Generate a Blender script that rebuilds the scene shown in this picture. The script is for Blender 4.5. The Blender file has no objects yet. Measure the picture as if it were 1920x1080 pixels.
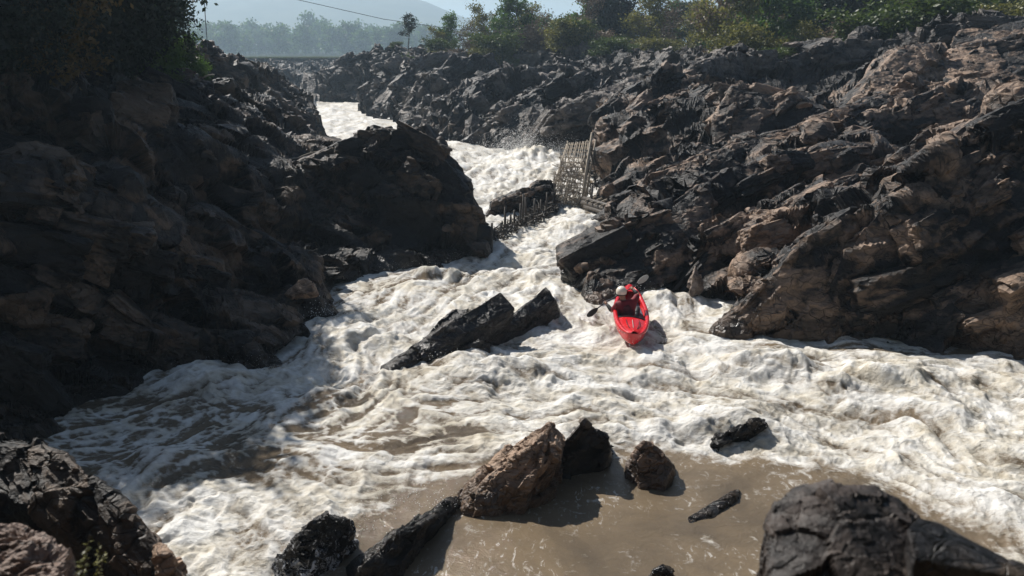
import bpy, bmesh, math, random
import numpy as np
from mathutils import Vector, Matrix
rng = np.random.default_rng(7)
random.seed(7)
S = bpy.context.scene
COL = S.collection

# ------------------------------------------------------------------ camera
CAM_H = 7.3; FPX = 1507.0; PITCH = math.radians(16.8)
cd = bpy.data.cameras.new('camera'); cam = bpy.data.objects.new('camera', cd); COL.objects.link(cam)
cd.sensor_width = 36.0; cd.lens = 36.0 * FPX / 1920.0
cd.clip_start = 0.1; cd.clip_end = 8000
cam.location = (0, 0, CAM_H); cam.rotation_euler = (math.radians(90) - PITCH, 0, 0)
cd.dof.use_dof = True; cd.dof.focus_distance = 24.0; cd.dof.aperture_fstop = 1.5
S.camera = cam
# ------------------------------------------------------------------ light
SUN_AZ = math.radians(-42)      # left of the view direction (+Y)
SUN_EL = math.radians(44)
w = bpy.data.worlds.new('World'); S.world = w; w.use_nodes = True
nt = w.node_tree
bg = nt.nodes['Background']; sky = nt.nodes.new('ShaderNodeTexSky')
sky.sky_type = 'NISHITA'; sky.sun_disc = False; sky.sun_elevation = SUN_EL; sky.sun_rotation = SUN_AZ
sky.air_density = 1.0; sky.dust_density = 0.6; sky.ozone_density = 1.0
nt.links.new(sky.outputs[0], bg.inputs[0]); bg.inputs[1].default_value = 0.05
sd = bpy.data.lights.new('sun', 'SUN'); sun = bpy.data.objects.new('sun', sd); COL.objects.link(sun)
sd.energy = 5.0; sd.angle = math.radians(0.5); sd.color = (1.0, 0.955, 0.89)
sv = Vector((math.sin(SUN_AZ) * math.cos(SUN_EL), math.cos(SUN_AZ) * math.cos(SUN_EL), math.sin(SUN_EL)))
sun.rotation_euler = sv.to_track_quat('Z', 'Y').to_euler()
S.view_settings.view_transform = 'Standard'; S.view_settings.look = 'None'
S.view_settings.exposure = 0.4; S.view_settings.gamma = 1.0
S.render.engine = 'CYCLES'
S.cycles.max_bounces = 6; S.cycles.diffuse_bounces = 2; S.cycles.glossy_bounces = 2
S.cycles.transparent_max_bounces = 8; S.cycles.volume_bounces = 2
try: S.cycles.use_denoising = True
except Exception: pass

# ------------------------------------------------------------------ where a picture point lies in the place
cp, sp = math.cos(PITCH), math.sin(PITCH)
def ray(px, py):
    u = (px - 960) / FPX; v = (540 - py) / FPX
    return u, cp + sp * v, -sp + cp * v
def atz(px, py, z=0.0):
    u, y, zz = ray(px, py); t = (z - CAM_H) / zz
    return (u * t, y * t, z)
def atd(px, py, d):
    u, y, zz = ray(px, py); t = d / y
    return (u * t, d, CAM_H + zz * t)
def proj(x, y, z):
    zc = cp * y - sp * (z - CAM_H); yc = sp * y + cp * (z - CAM_H)
    return 960 + FPX * x / zc, 540 - FPX * yc / zc

# ------------------------------------------------------------------ noise
def h32(ix, iy, iz, s):
    h = (ix.astype(np.int64) * 73856093) ^ (iy.astype(np.int64) * 19349663) ^ (iz.astype(np.int64) * 83492791) ^ (s * 2654435761)
    h = (h & 0xffffffff).astype(np.uint32)
    h ^= h >> np.uint32(16); h *= np.uint32(0x7feb352d); h ^= h >> np.uint32(15); h *= np.uint32(0x846ca68b); h ^= h >> np.uint32(16)
    return h
def f01(h): return (h & np.uint32(0xffffff)).astype(np.float32) / np.float32(16777216.0)
def mix32(h, k):
    h = h + np.uint32(k * 0x9e3779b9 & 0xffffffff)
    h = h ^ (h >> np.uint32(16)); h = h * np.uint32(0x7feb352d); h = h ^ (h >> np.uint32(15)); h = h * np.uint32(0x846ca68b)
    return h ^ (h >> np.uint32(16))
def vnoise(x, y, s=0):
    xi = np.floor(x); yi = np.floor(y); fx = (x - xi).astype(np.float32); fy = (y - yi).astype(np.float32)
    xi = xi.astype(np.int64); yi = yi.astype(np.int64); z = np.zeros_like(xi)
    def g(a, b, dx, dy):
        t = f01(h32(xi + a, yi + b, z, s)) * np.float32(6.2831853)
        return np.cos(t) * dx + np.sin(t) * dy
    u = fx * fx * fx * (fx * (fx * 6 - 15) + 10); v = fy * fy * fy * (fy * (fy * 6 - 15) + 10)
    n00 = g(0, 0, fx, fy); n10 = g(1, 0, fx - 1, fy); n01 = g(0, 1, fx, fy - 1); n11 = g(1, 1, fx - 1, fy - 1)
    return ((n00 + (n10 - n00) * u) * (1 - v) + (n01 + (n11 - n01) * u) * v) * 1.5
def fbm(x, y, s=0, o=4, g=0.5):
    r = 0; a = 1.0; t = 0
    for i in range(o):
        r = r + a * vnoise(x * 2.03 ** i + 17.3 * i, y * 2.03 ** i - 9.1 * i, s + i); t += a; a *= g
    return r / t
def facets(P, size, R, s):
    """nearest Voronoi cell in a stretched frame -> (random of the cell, random plane through it, gap to the next cell)"""
    Q = (P @ R.T) / np.asarray(size, np.float32)
    out_r = np.empty(len(P), np.float32); out_p = np.empty(len(P), np.float32); out_g = np.empty(len(P), np.float32)
    CH = 200000
    for a in range(0, len(P), CH):
        q = Q[a:a + CH].astype(np.float32)
        c = np.floor(q).astype(np.int64)
        b1 = np.full(len(q), 9e9, np.float32); b2 = b1.copy(); bh = np.zeros(len(q), np.uint32); bd = np.zeros((len(q), 3), np.float32)
        for i in (-1, 0, 1):
            for j in (-1, 0, 1):
                for k in (-1, 0, 1):
                    h = h32(c[:, 0] + i, c[:, 1] + j, c[:, 2] + k, s)
                    d = np.stack([c[:, 0] + i + f01(h) - q[:, 0], c[:, 1] + j + f01(mix32(h, 1)) - q[:, 1], c[:, 2] + k + f01(mix32(h, 2)) - q[:, 2]], 1).astype(np.float32)
                    dd = (d * d).sum(1)
                    n = dd < b1
                    b2 = np.where(n, b1, np.minimum(b2, dd)); b1 = np.where(n, dd, b1)
                    bh = np.where(n, h, bh); bd[n] = d[n]
        gx = f01(mix32(bh, 3)) - .5; gy = f01(mix32(bh, 4)) - .5; gz = f01(mix32(bh, 5)) - .5
        out_r[a:a + CH] = f01(mix32(bh, 6))
        out_p[a:a + CH] = -(gx * bd[:, 0] + gy * bd[:, 1] + gz * bd[:, 2])
        out_g[a:a + CH] = np.sqrt(b2) - np.sqrt(b1)
    return out_r, out_p, out_g
def frame(e1, up=(0, 0, 1)):
    e1 = np.array(e1, float); e1 /= np.linalg.norm(e1)
    e2 = np.cross(up, e1); e2 /= np.linalg.norm(e2); e3 = np.cross(e1, e2)
    return np.array([e1, e2, e3], np.float32)
def sstep(a, b, x):
    t = np.clip((x - a) / (b - a), 0, 1); return t * t * (3 - 2 * t)

# ------------------------------------------------------------------ objects
def tag(o, label=None, cat=None, group=None, kind=None):
    if label: o['label'] = label
    if cat: o['category'] = cat
    if group: o['group'] = group
    if kind: o['kind'] = kind
    return o
def thing(name, label, cat, loc=(0, 0, 0), group=None, rot=(0, 0, 0)):
    o = bpy.data.objects.new(name, None); COL.objects.link(o); o.location = loc; o.rotation_euler = rot
    o.empty_display_size = 0.2
    return tag(o, label, cat, group)
def mesh_np(name, V, F, mat, parent=None, smooth=False, attrs=None, loc=None):
    """V (n,3), F (m,4) or (m,3) arrays or list of arrays"""
    me = bpy.data.meshes.new(name)
    Fs = [np.asarray(f, np.int32) for f in (F if isinstance(F, list) else [F]) if len(f)]
    V = np.asarray(V, np.float32)
    if loc is not None: V = V - np.asarray(loc, np.float32)
    me.vertices.add(len(V)); me.vertices.foreach_set('co', V.ravel())
    nl = sum(f.size for f in Fs); me.loops.add(nl)
    me.loops.foreach_set('vertex_index', np.concatenate([f.ravel() for f in Fs]))
    tot = np.concatenate([np.full(len(f), f.shape[1], np.int32) for f in Fs]); st = np.concatenate([[0], np.cumsum(tot)[:-1]]).astype(np.int32)
    me.polygons.add(len(tot)); me.polygons.foreach_set('loop_start', st); me.polygons.foreach_set('loop_total', tot)
    me.polygons.foreach_set('use_smooth', np.full(len(tot), smooth, bool))
    me.update(calc_edges=True)
    for k, a in (attrs or {}).items():
        a = np.asarray(a, np.float32)
        at = me.attributes.new(k, 'FLOAT', 'POINT'); at.data.foreach_set('value', a)
    me.materials.append(mat)
    o = bpy.data.objects.new(name, me); COL.objects.link(o)
    if parent: o.parent = parent
    if loc is not None: o.location = loc
    return o
def grid_faces(nr, nc, keep=None):
    i = np.arange(nr - 1)[:, None] * nc + np.arange(nc - 1)[None]
    F = np.stack([i, i + 1, i + nc + 1, i + nc], -1).reshape(-1, 4)
    if keep is not None: F = F[keep.ravel()]
    return F
def compact(V, F, attrs):
    used = np.zeros(len(V), bool); used[F.ravel()] = True
    idx = np.cumsum(used) - 1
    return V[used], idx[F], {k: a[used] for k, a in attrs.items()}

# ------------------------------------------------------------------ materials
def new_mat(name):
    m = bpy.data.materials.new(name); m.use_nodes = True
    t = m.node_tree; return m, t, t.nodes['Principled BSDF']
def N(t, kind, **kw):
    n = t.nodes.new(kind)
    for k, v in kw.items():
        if k.startswith('i_'): n.inputs[int(k[2:])].default_value = v
        else: setattr(n, k, v)
    return n
def ramp(t, fac, stops, interp='LINEAR'):
    n = t.nodes.new('ShaderNodeValToRGB'); n.color_ramp.interpolation = interp
    e = n.color_ramp.elements
    while len(e) < len(stops): e.new(0.5)
    for x, (p, c) in zip(e, stops): x.position = p; x.color = (*c, 1) if len(c) == 3 else c
    t.links.new(fac, n.inputs[0]); return n
def mixc(t, fac, a, b, mode='MIX'):
    n = t.nodes.new('ShaderNodeMix'); n.data_type = 'RGBA'; n.blend_type = mode
    for s, v in ((0, fac), (6, a), (7, b)):
        if hasattr(v, 'is_linked') or isinstance(v, bpy.types.NodeSocket): t.links.new(v, n.inputs[s])
        else: n.inputs[s].default_value = v if s == 0 else (*v, 1)
    return n.outputs[2]
def noise(t, vec, scale, detail=5, rough=0.55, dist=0.0):
    n = N(t, 'ShaderNodeTexNoise'); n.inputs['Scale'].default_value = scale; n.inputs['Detail'].default_value = detail
    n.inputs['Roughness'].default_value = rough; n.inputs['Distortion'].default_value = dist
    if vec is not None: t.links.new(vec, n.inputs['Vector'])
    return n.outputs['Fac']
def math_(t, op, a, b=None, clamp=False):
    n = t.nodes.new('ShaderNodeMath'); n.operation = op; n.use_clamp = clamp
    for s, v in ((0, a), (1, b)):
        if v is None: continue
        if isinstance(v, bpy.types.NodeSocket): t.links.new(v, n.inputs[s])
        else: n.inputs[s].default_value = v
    return n.outputs[0]
def attr(t, name):
    n = t.nodes.new('ShaderNodeAttribute'); n.attribute_name = name; return n.outputs['Fac']
def bump(t, h, dist, strength=1.0):
    n = t.nodes.new('ShaderNodeBump'); n.inputs['Distance'].default_value = dist; n.inputs['Strength'].default_value = strength
    t.links.new(h, n.inputs['Height']); return n.outputs[0]

def rock_mat(name, dark, mid, light, thresh=0.5, wet=0.35, rough=0.55, scale=1.0, rot=(0, -0.45, 0.1), bumpd=0.06, facet=1.0, cracks=0.55):
    m, t, b = new_mat(name)
    geo = N(t, 'ShaderNodeNewGeometry'); pos = geo.outputs['Position']
    mp = N(t, 'ShaderNodeMapping'); mp.inputs['Rotation'].default_value = rot; mp.inputs['Scale'].default_value = (0.7, 1.0, 1.25)
    t.links.new(pos, mp.inputs[0])
    n1 = noise(t, mp.outputs[0], 0.55 * scale, 6, 0.6, 0.4); n2 = noise(t, mp.outputs[0], 4.0 * scale, 6, 0.65); n3 = noise(t, pos, 18.0 * scale, 5, 0.7)
    tone = attr(t, 'tone')
    k = math_(t, 'ADD', math_(t, 'MULTIPLY', tone, 0.55), math_(t, 'MULTIPLY', n1, 0.75))
    k = math_(t, 'ADD', k, math_(t, 'MULTIPLY', math_(t, 'SUBTRACT', n2, 0.5), 0.35))
    c = ramp(t, k, [(thresh - 0.16, dark), (thresh, mid), (thresh + 0.22, light)])
    c2 = mixc(t, math_(t, 'MULTIPLY', n3, 0.9), c.outputs[0], (0.55, 0.5, 0.45), 'MULTIPLY')
    crack = attr(t, 'crack')
    vo = N(t, 'ShaderNodeTexVoronoi'); vo.feature = 'DISTANCE_TO_EDGE'; vo.inputs['Scale'].default_value = 2.6 * scale
    wv = N(t, 'ShaderNodeVectorMath'); wv.operation = 'ADD'; nn = N(t, 'ShaderNodeTexNoise'); nn.inputs['Scale'].default_value = 1.5
    t.links.new(mp.outputs[0], nn.inputs['Vector']); t.links.new(mp.outputs[0], wv.inputs[0]); t.links.new(nn.outputs['Color'], wv.inputs[1])
    t.links.new(wv.outputs[0], vo.inputs['Vector'])
    ve = ramp(t, vo.outputs['Distance'], [(0.0, (0, 0, 0)), (0.035, (1, 1, 1))])
    c3 = mixc(t, math_(t, 'MULTIPLY', math_(t, 'SUBTRACT', 1.0, ve.outputs[0]), cracks), c2, (0.012, 0.011, 0.010))
    # the band the river keeps wet
    sx = N(t, 'ShaderNodeSeparateXYZ'); t.links.new(pos, sx.inputs[0])
    wl = math_(t, 'ADD', sx.outputs[2], math_(t, 'MULTIPLY', math_(t, 'SUBTRACT', n1, 0.5), -0.9))
    wf = ramp(t, wl, [(wet, (1, 1, 1)), (wet + 0.25, (0, 0, 0))])
    c4 = mixc(t, wf.outputs[0], c3, mixc(t, 1.0, c3, (0.42, 0.42, 0.42), 'MULTIPLY'))
    t.links.new(c4, b.inputs['Base Color'])
    rr = math_(t, 'SUBTRACT', math_(t, 'ADD', rough - 0.1, math_(t, 'MULTIPLY', n3, 0.3)), math_(t, 'MULTIPLY', wf.outputs[0], 0.25))
    t.links.new(rr, b.inputs['Roughness'])
    hh = math_(t, 'ADD', math_(t, 'MULTIPLY', n2, 1.0), math_(t, 'MULTIPLY', n3, 0.35))
    hh = math_(t, 'ADD', hh, math_(t, 'MULTIPLY', ve.outputs[0], 0.9 * cracks))
    acc = geo.outputs['True Normal']
    for sc_, am in ((1.7 * scale, .55), (5.5 * scale, .5), (16 * scale, .3)):
        v1 = N(t, 'ShaderNodeTexVoronoi'); v1.inputs['Scale'].default_value = sc_; t.links.new(wv.outputs[0], v1.inputs['Vector'])
        a1 = N(t, 'ShaderNodeVectorMath'); a1.operation = 'SUBTRACT'; t.links.new(v1.outputs['Color'], a1.inputs[0]); a1.inputs[1].default_value = (.5, .5, .5)
        a2 = N(t, 'ShaderNodeVectorMath'); a2.operation = 'SCALE'; t.links.new(a1.outputs[0], a2.inputs[0]); a2.inputs['Scale'].default_value = am * facet
        a3 = N(t, 'ShaderNodeVectorMath'); a3.operation = 'ADD'; t.links.new(acc, a3.inputs[0]); t.links.new(a2.outputs[0], a3.inputs[1]); acc = a3.outputs[0]
    a4 = N(t, 'ShaderNodeVectorMath'); a4.operation = 'NORMALIZE'; t.links.new(acc, a4.inputs[0])
    bn = N(t, 'ShaderNodeBump'); bn.inputs['Distance'].default_value = bumpd; t.links.new(hh, bn.inputs['Height']); t.links.new(a4.outputs[0], bn.inputs['Normal'])
    t.links.new(bn.outputs[0], b.inputs['Normal'])
    b.inputs['Specular IOR Level'].default_value = 0.45
    return m
def plain(name, col, rough=0.6, var=0.25, scale=6, bumpd=0.0, spec=0.4, back=None):
    m, t, b = new_mat(name)
    tc = N(t, 'ShaderNodeTexCoord'); n1 = noise(t, tc.outputs['Object'], scale, 4)
    c = ramp(t, n1, [(0.3, tuple(x * (1 - var) for x in col)), (0.7, tuple(min(1, x * (1 + var)) for x in col))])
    t.links.new(c.outputs[0], b.inputs['Base Color']); b.inputs['Roughness'].default_value = rough
    b.inputs['Specular IOR Level'].default_value = spec
    if bumpd: t.links.new(bump(t, n1, bumpd), b.inputs['Normal'])
    return m

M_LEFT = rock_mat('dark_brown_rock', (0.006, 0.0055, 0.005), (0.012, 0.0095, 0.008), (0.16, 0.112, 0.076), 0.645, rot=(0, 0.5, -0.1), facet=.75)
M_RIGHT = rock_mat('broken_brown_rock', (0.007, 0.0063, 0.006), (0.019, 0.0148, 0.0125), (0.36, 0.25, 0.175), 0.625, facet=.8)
M_FAR = rock_mat('grey_black_rock', (0.008, 0.008, 0.009), (0.019, 0.0178, 0.0172), (0.21, 0.18, 0.155), 0.60, scale=0.5, bumpd=0.15)

def rock_piece(pts, L, seed, size, amp, axis=(1, .2, .4), rub=1.0):
    bm = bmesh.new()
    for p in pts: bm.verts.new(p)
    r = bmesh.ops.convex_hull(bm, input=bm.verts)
    junk = [g for g in set(r['geom_interior'] + r['geom_unused']) if isinstance(g, bmesh.types.BMVert) and g.is_valid]
    if junk: bmesh.ops.delete(bm, geom=junk, context='VERTS')
    for _ in range(9):
        e = [x for x in bm.edges if x.calc_length() > L]
        if not e or len(bm.verts) > 40000: break
        bmesh.ops.subdivide_edges(bm, edges=e, cuts=1); bmesh.ops.triangulate(bm, faces=[f for f in bm.faces if len(f.verts) > 3])
    bm.normal_update()
    bmesh.ops.smooth_vert(bm, verts=bm.verts, factor=.5, use_axis_x=True, use_axis_y=True, use_axis_z=True)
    bm.normal_update()
    V = np.array([v.co[:] for v in bm.verts], np.float32); Nm = np.array([v.normal[:] for v in bm.verts], np.float32)
    F = np.array([[v.index for v in f.verts] for f in bm.faces], np.int32) if not bm.verts.index_update() else None
    bm.free()
    R = frame(axis); D = np.zeros(len(V), np.float32); tn = D.copy()
    for i, (k, a_) in enumerate(((1, 1), (.4, .36 * rub), (.15, .13 * rub))):
        a, pl, g = facets(V + .3 * k * size * np.stack([vnoise(V[:, 0] / size / k, V[:, 2] / size / k, seed + 9), vnoise(V[:, 1] / size / k, V[:, 2] / size / k, seed + 8), 0 * V[:, 0]], 1), (size * k * 1.6, size * k, size * k * .8), R, seed + i)
        D += amp * a_ * ((a - .5) * .8 + pl * 2.4 - .2 * np.exp(-g * 60)); tn += (.4, .35, .25)[i] * a
    return V + Nm * D[:, None], F, tn
# ------------------------------------------------------------------ the river's outline and the ridges of its banks
left_chain = [(585,150),(560,165),(520,172),(530,200),(560,240),(598,276),(560,300),(520,330),(700,330),(800,345),(860,390),(892,440),(893,474),
    (830,490),(760,500),(700,515),(640,530),(597,552),(600,592),(545,612),(515,650),(500,690),(470,692),(400,680),(350,692),(250,722),(130,770),(60,800),(-100,830),(-500,870)]
right_chain = [(2500,740),(1920,662),(1850,652),(1700,637),(1560,622),(1450,627),(1335,622),(1375,590),(1420,563),(1310,556),(1270,537),(1200,537),(1110,570),(1085,554),
    (1100,505),(1130,470),(1195,432),(1215,415),(1200,402),(1150,388),(1122,380),(1120,330),(1130,290),(1145,268),(1100,266),(1060,286),(1030,290),(1000,283),(920,274),
    (850,264),(830,261),(800,250),(745,228),(700,217),(675,206),(700,191),(575,190),(571,175),(583,160),(600,150)]
PL = [atz(*p)[:2] for p in left_chain]; PR = [atz(*p)[:2] for p in right_chain]
near_edge = [(-30, 13.5), (-30, 7.0), (-14, 6.8), (-6.2, 6.3), (-4.2, 7.6), (-2.4, 6.4), (0, 6.1), (3, 6.3), (7, 6.2), (14, 7.0), (30, 8.0), (34, 13)]
POLY = np.array(PL + near_edge + PR, float)
def seg_dist(x, y, A, B):
    ex, ey = B[0] - A[0], B[1] - A[1]; L = ex * ex + ey * ey + 1e-9
    t = np.clip(((x - A[0]) * ex + (y - A[1]) * ey) / L, 0, 1)
    return np.hypot(x - A[0] - t * ex, y - A[1] - t * ey), t
def river_sd(x, y):
    """distance to the river's outline, negative on the water"""
    d = np.full(x.shape, 1e9); ins = np.zeros(x.shape, bool); n = len(POLY)
    for i in range(n):
        A, B = POLY[i], POLY[(i + 1) % n]
        d = np.minimum(d, seg_dist(x, y, A, B)[0])
        if A[1] != B[1]:
            c = ((A[1] > y) != (B[1] > y)) & (x < (B[0] - A[0]) * (y - A[1]) / (B[1] - A[1]) + A[0])
            ins ^= c
    return np.where(ins, -d, d)
# (points (px, py, distance), slope facing the camera, slope behind)
RIDGES = [
    ([(1335,622,20.6),(1430,540,20.9),(1500,462,21.3),(1590,400,21.8),(1650,392,22.5)], 1.35, 0.9),
    ([(1540,560,20.6),(1600,450,21.2),(1660,380,21.6),(1740,330,22.0),(1800,300,22.6),(1850,250,23.2),(1920,200,24.5),(2100,160,25.5),(2500,120,27)], 1.4, 0.5),
    ([(1810,420,21.5),(1830,330,22.0),(1880,290,22.5),(2100,240,23.5)], 2.2, 1.0),
    ([(1098,553,23.8),(1112,505,24.2),(1150,458,25.2),(1230,400,26.5),(1330,340,28),(1430,300,29.3),(1560,282,30.8),(1640,270,31.7),(1740,300,30.5)], 1.7, 0.7),
    ([(1270,530,24.2),(1380,420,25.0),(1500,370,25.6),(1600,335,26.5)], 2.6, 0.8),
    ([(1480,400,27),(1560,345,27.6),(1640,320,28),(1730,330,27.5)], 2.0, 0.8),
    ([(1150,388,33),(1220,330,34),(1300,298,35),(1400,268,36),(1500,240,38),(1640,185,40),(1700,165,41),(1850,165,40),(1920,172,39),(2200,150,40)], 2.4, 0.5),
    ([(1400,330,32),(1480,290,33.5),(1560,240,35.5),(1660,215,37),(1800,200,37)], 2.0, 0.8),
    ([(1345,215,40),(1372,166,41),(1500,184,41),(1560,215,41)], 3.0, 0.35),
    ([(1118,290,47),(1150,240,46),(1200,190,48),(1260,150,50),(1330,113,55),(1420,100,58)], 2.4, 0.5),
    ([(1220,235,43),(1290,190,44),(1330,150,47)], 2.0, 0.6),
    ([(1590,200,46),(1640,140,48),(1690,98,50),(1740,86,51),(1770,140,50)], 2.6, 0.7),
    ([(1480,110,58),(1600,82,60),(1700,76,60),(1760,70,56),(1800,50,55),(1920,35,55),(2200,10,56)], 1.8, 0.25),
    ([(1760,130,50),(1840,90,51),(1920,80,51)], 2.0, 0.6),
    # far right bank
    ([(1000,268,57),(1040,215,56),(1100,176,57),(1180,155,60),(1260,130,66)], 1.4, 0.5),
    ([(922,268,62),(932,240,62.5),(960,205,64),(1010,170,66),(1060,150,68),(1130,128,74)], 2.2, 0.5),
    ([(832,250,66.5),(860,200,68),(900,150,73),(1000,130,79),(1100,118,84)], 2.2, 0.5),
    ([(760,225,83),(790,170,82),(840,125,84),(900,112,88)], 2.0, 0.6),
    ([(704,212,90.5),(716,196,90),(742,150,92),(782,112,95),(850,102,99)], 2.2, 0.5),
    ([(576,170,115),(600,140,117),(640,116,119),(700,100,119),(745,95,116),(800,98,112)], 2.6, 0.4),
    ([(790,104,112),(900,106,108),(1000,104,104),(1100,104,98),(1200,108,90),(1300,104,80)], 1.2, 0.2),
    ([(420,112,150),(500,128,150),(545,140,151),(566,158,152)], 1.6, 0.6),
    # left bank
    ([(540,316,28.6),(590,292,29.4),(645,266,30),(690,250,30.5),(780,247,30.8),(806,260,30.6),(830,302,30.2),(858,352,29.8),(886,418,29.2),(884,455,28.9)], 1.2, 1.5),
    ([(440,420,26),(500,350,28.5),(560,300,30)], 1.2, 0.8),
    ([(597,274,60.5),(572,222,61),(541,176,63),(500,140,62),(450,112,62),(380,97,56),(300,90,50)], 1.3, 0.6),
    ([(380,150,44),(450,170,46),(520,215,47)], 1.6, 0.6),
    ([(-400,60,19),(-100,120,21),(60,140,24),(180,150,28),(300,160,34),(360,140,40)], 1.0, 0.35),
    ([(-400,260,16.5),(-60,300,17),(60,310,18),(160,330,20),(260,300,24),(420,300,28)], 2.2, 0.5),
    ([(330,420,22.5),(400,440,22.8),(470,500,22.8),(520,560,22.6)], 1.8, 0.7),
    ([(520,525,23.2),(560,540,23.0),(598,585,22.4)], 2.4, 1.0),
    ([(100,520,17.2),(200,560,17.8),(300,620,18),(400,665,18.4)], 1.7, 0.7),
    ([(-300,560,14.5),(0,650,15.2),(100,740,15.6)], 2.2, 0.9),
]
RID = [([atd(*p) for p in pts], sf, sb) for pts, sf, sb in RIDGES]
ctrl = np.array([p for r, _, _ in RID for p in r])
far_ctrl = np.array([(-90, 250, 4.6), (0, 250, 5.0), (60, 200, 6.2), (90, 140, 7), (-60, 200, 4.6), (-90, 120, 7), (-60, 70, 9), (-40, 40, 10), (-25, 22, 9), (-40, 15, 9), (40, 60, 8.6), (60, 90, 8), (60, 40, 8.5), (40, 26, 8)])
CT = np.vstack([ctrl, far_ctrl])
def height(x, y):
    sd_ = river_sd(x, y)
    wx = x + 0.7 * fbm(x * .35, y * .35, 11, 3) * (1 + y * .01); wy = y + 0.7 * fbm(x * .35, y * .35, 21, 3) * (1 + y * .01)
    wx = wx + 0.14 * fbm(x * 1.4, y * 1.4, 31, 3); wy = wy + 0.14 * fbm(x * 1.4, y * 1.4, 41, 3)
    num = 0; den = 0
    for X, Y, Z in CT:
        r2 = (x - X) ** 2 + (y - Y) ** 2; k = 1.0 / (r2 + 0.02 * (y * y) * 0.05 + 1.0) ** 1.5
        num = num + k * (Z - 1.7 - 0.004 * y); den = den + k
    plat = np.maximum(num / den, 0.8)
    slope = 2.0
    s2 = sd_ + 0.3 * fbm(x * .8, y * .8, 51, 3)
    up = plat * (1 - np.exp(-np.maximum(s2, 0) * slope / plat))
    h = np.where(s2 > 0, up, s2 * 0.8)
    cap = np.where(sd_ > 0, 99.0, 0.6 + sd_ * 4.0)
    for pts, sf, sb in RID:
        best = np.full(x.shape, -99.0)
        xs = [p[0] for p in pts]; ys = [p[1] for p in pts]; pad = 14
        m = (x > min(xs) - pad) & (x < max(xs) + pad) & (y > min(ys) - pad) & (y < max(ys) + pad)
        if not m.any(): continue
        xx = wx[m]; yy = wy[m]; bb = np.full(xx.shape, -99.0)
        for A, B in zip(pts[:-1], pts[1:]):
            d, t = seg_dist(xx, yy, A, B)
            cx = A[0] + t * (B[0] - A[0]); cy = A[1] + t * (B[1] - A[1]); z = A[2] + t * (B[2] - A[2])
            R_ = np.hypot(cx, cy) + 1e-6
            dot = -((xx - cx) * cx + (yy - cy) * cy) / (R_ * (d + 1e-4))
            s = sb + (sf * 1.35 - sb) * sstep(-0.35, 0.35, dot)
            bb = np.maximum(bb, z - s * np.maximum(d - .12, 0))
        best[m] = bb
        h = np.maximum(h, best)
    h = np.minimum(h, cap)
    return h, sd_

def terrain_grid(az0, az1, nc_f, nr_f, nc, nr, r0, r1):
    az = np.linspace(az0, az1, nc_f); rr = np.exp(np.linspace(math.log(r0), math.log(r1), nr_f))
    A, R = np.meshgrid(az, rr, indexing='ij')
    X = R * np.sin(A); Y = R * np.cos(A)
    H, SD = height(X, Y)
    P = np.stack([X.ravel(), Y.ravel(), H.ravel() * 0.7], 1).astype(np.float32)
    # big broken blocks, stepped in plan
    left = (X < -0.02 * Y).ravel()
    fr = frame((1, 0.15, 0.4)); fl = frame((1, 0.3, -0.4))
    a1, p1, g1 = facets(P, (5.2, 2.0, 1.7), fr, 3); a2, p2, g2 = facets(P, (4.4, 2.2, 1.8), fl, 5)
    blk = np.where(left, (a2 - .5) * .7 + p2 * 2.2, (a1 - .5) * .7 + p1 * 2.2).reshape(X.shape)
    prom = np.exp(-(((X + 5.5) / 7) ** 2 + ((Y - 32) / 5) ** 2)); H = H + blk * 0.75 * (1 - .85 * prom) * sstep(-0.3, 1.5, H) * (1 + 0.006 * Y)
    dip = 7.0 - Y * .112 + np.maximum(0, -.245 * Y - X) * 1.2      # the hollow behind the promontory
    H = np.where((Y > 35.5) & (Y < 58) & (X < -.02 * Y), np.minimum(H, dip), H)
    dr = np.diff(R, axis=1); dh = np.abs(np.diff(H, axis=1)); Rm = R[:, 1:]
    wgt = dr * CAM_H / Rm ** 2 + np.minimum(dh, 1.5) / Rm * 0.9 + 0.12 * dr / Rm
    wgt = np.where(np.maximum(H[:, 1:], H[:, :-1]) < -0.6, wgt * 0.05, wgt)
    k = 9; ker = np.hanning(k + 2)[1:-1]; ker /= ker.sum()
    wp = np.pad(wgt, ((k // 2, k // 2), (0, 0)), mode='edge'); wgt = sum(ker[i] * wp[i:i + len(wgt)] for i in range(k))
    W = np.concatenate([np.zeros((nc_f, 1)), np.cumsum(wgt, 1)], 1); W /= W[:, -1:]
    q = np.linspace(0, 1, nr)
    r_new = np.stack([np.interp(q, W[i], rr) for i in range(nc_f)]); h_new = np.stack([np.interp(r_new[i], rr, H[i]) for i in range(nc_f)])
    if nc != nc_f:
        u = np.linspace(0, nc_f - 1, nc); i0 = np.minimum(u.astype(int), nc_f - 2); f = (u - i0)[:, None]
        r_new = r_new[i0] * (1 - f) + r_new[i0 + 1] * f; h_new = h_new[i0] * (1 - f) + h_new[i0 + 1] * f
    az2 = np.linspace(az0, az1, nc)[:, None]
    V = np.stack([r_new * np.sin(az2), r_new * np.cos(az2), h_new], -1)
    return V        # (nc, nr, 3)
def grid_normals(V):
    a = np.gradient(V, axis=0); b = np.gradient(V, axis=1); n = np.cross(a, b)
    n *= np.sign(n[..., 2:3] + 1e-9); n /= np.linalg.norm(n, axis=-1, keepdims=True) + 1e-9
    return n
V = terrain_grid(math.radians(-52), math.radians(52), 700, 1700, 1350, 1150, 8.5, 270)
nc, nr, _ = V.shape
Nn = grid_normals(V); 
P = V.reshape(-1, 3).astype(np.float32); NN = Nn.reshape(-1, 3).astype(np.float32)
dist = np.hypot(P[:, 0], P[:, 1]); far = sstep(45, 90, dist)
left = P[:, 0] < -0.02 * P[:, 1]
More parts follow.
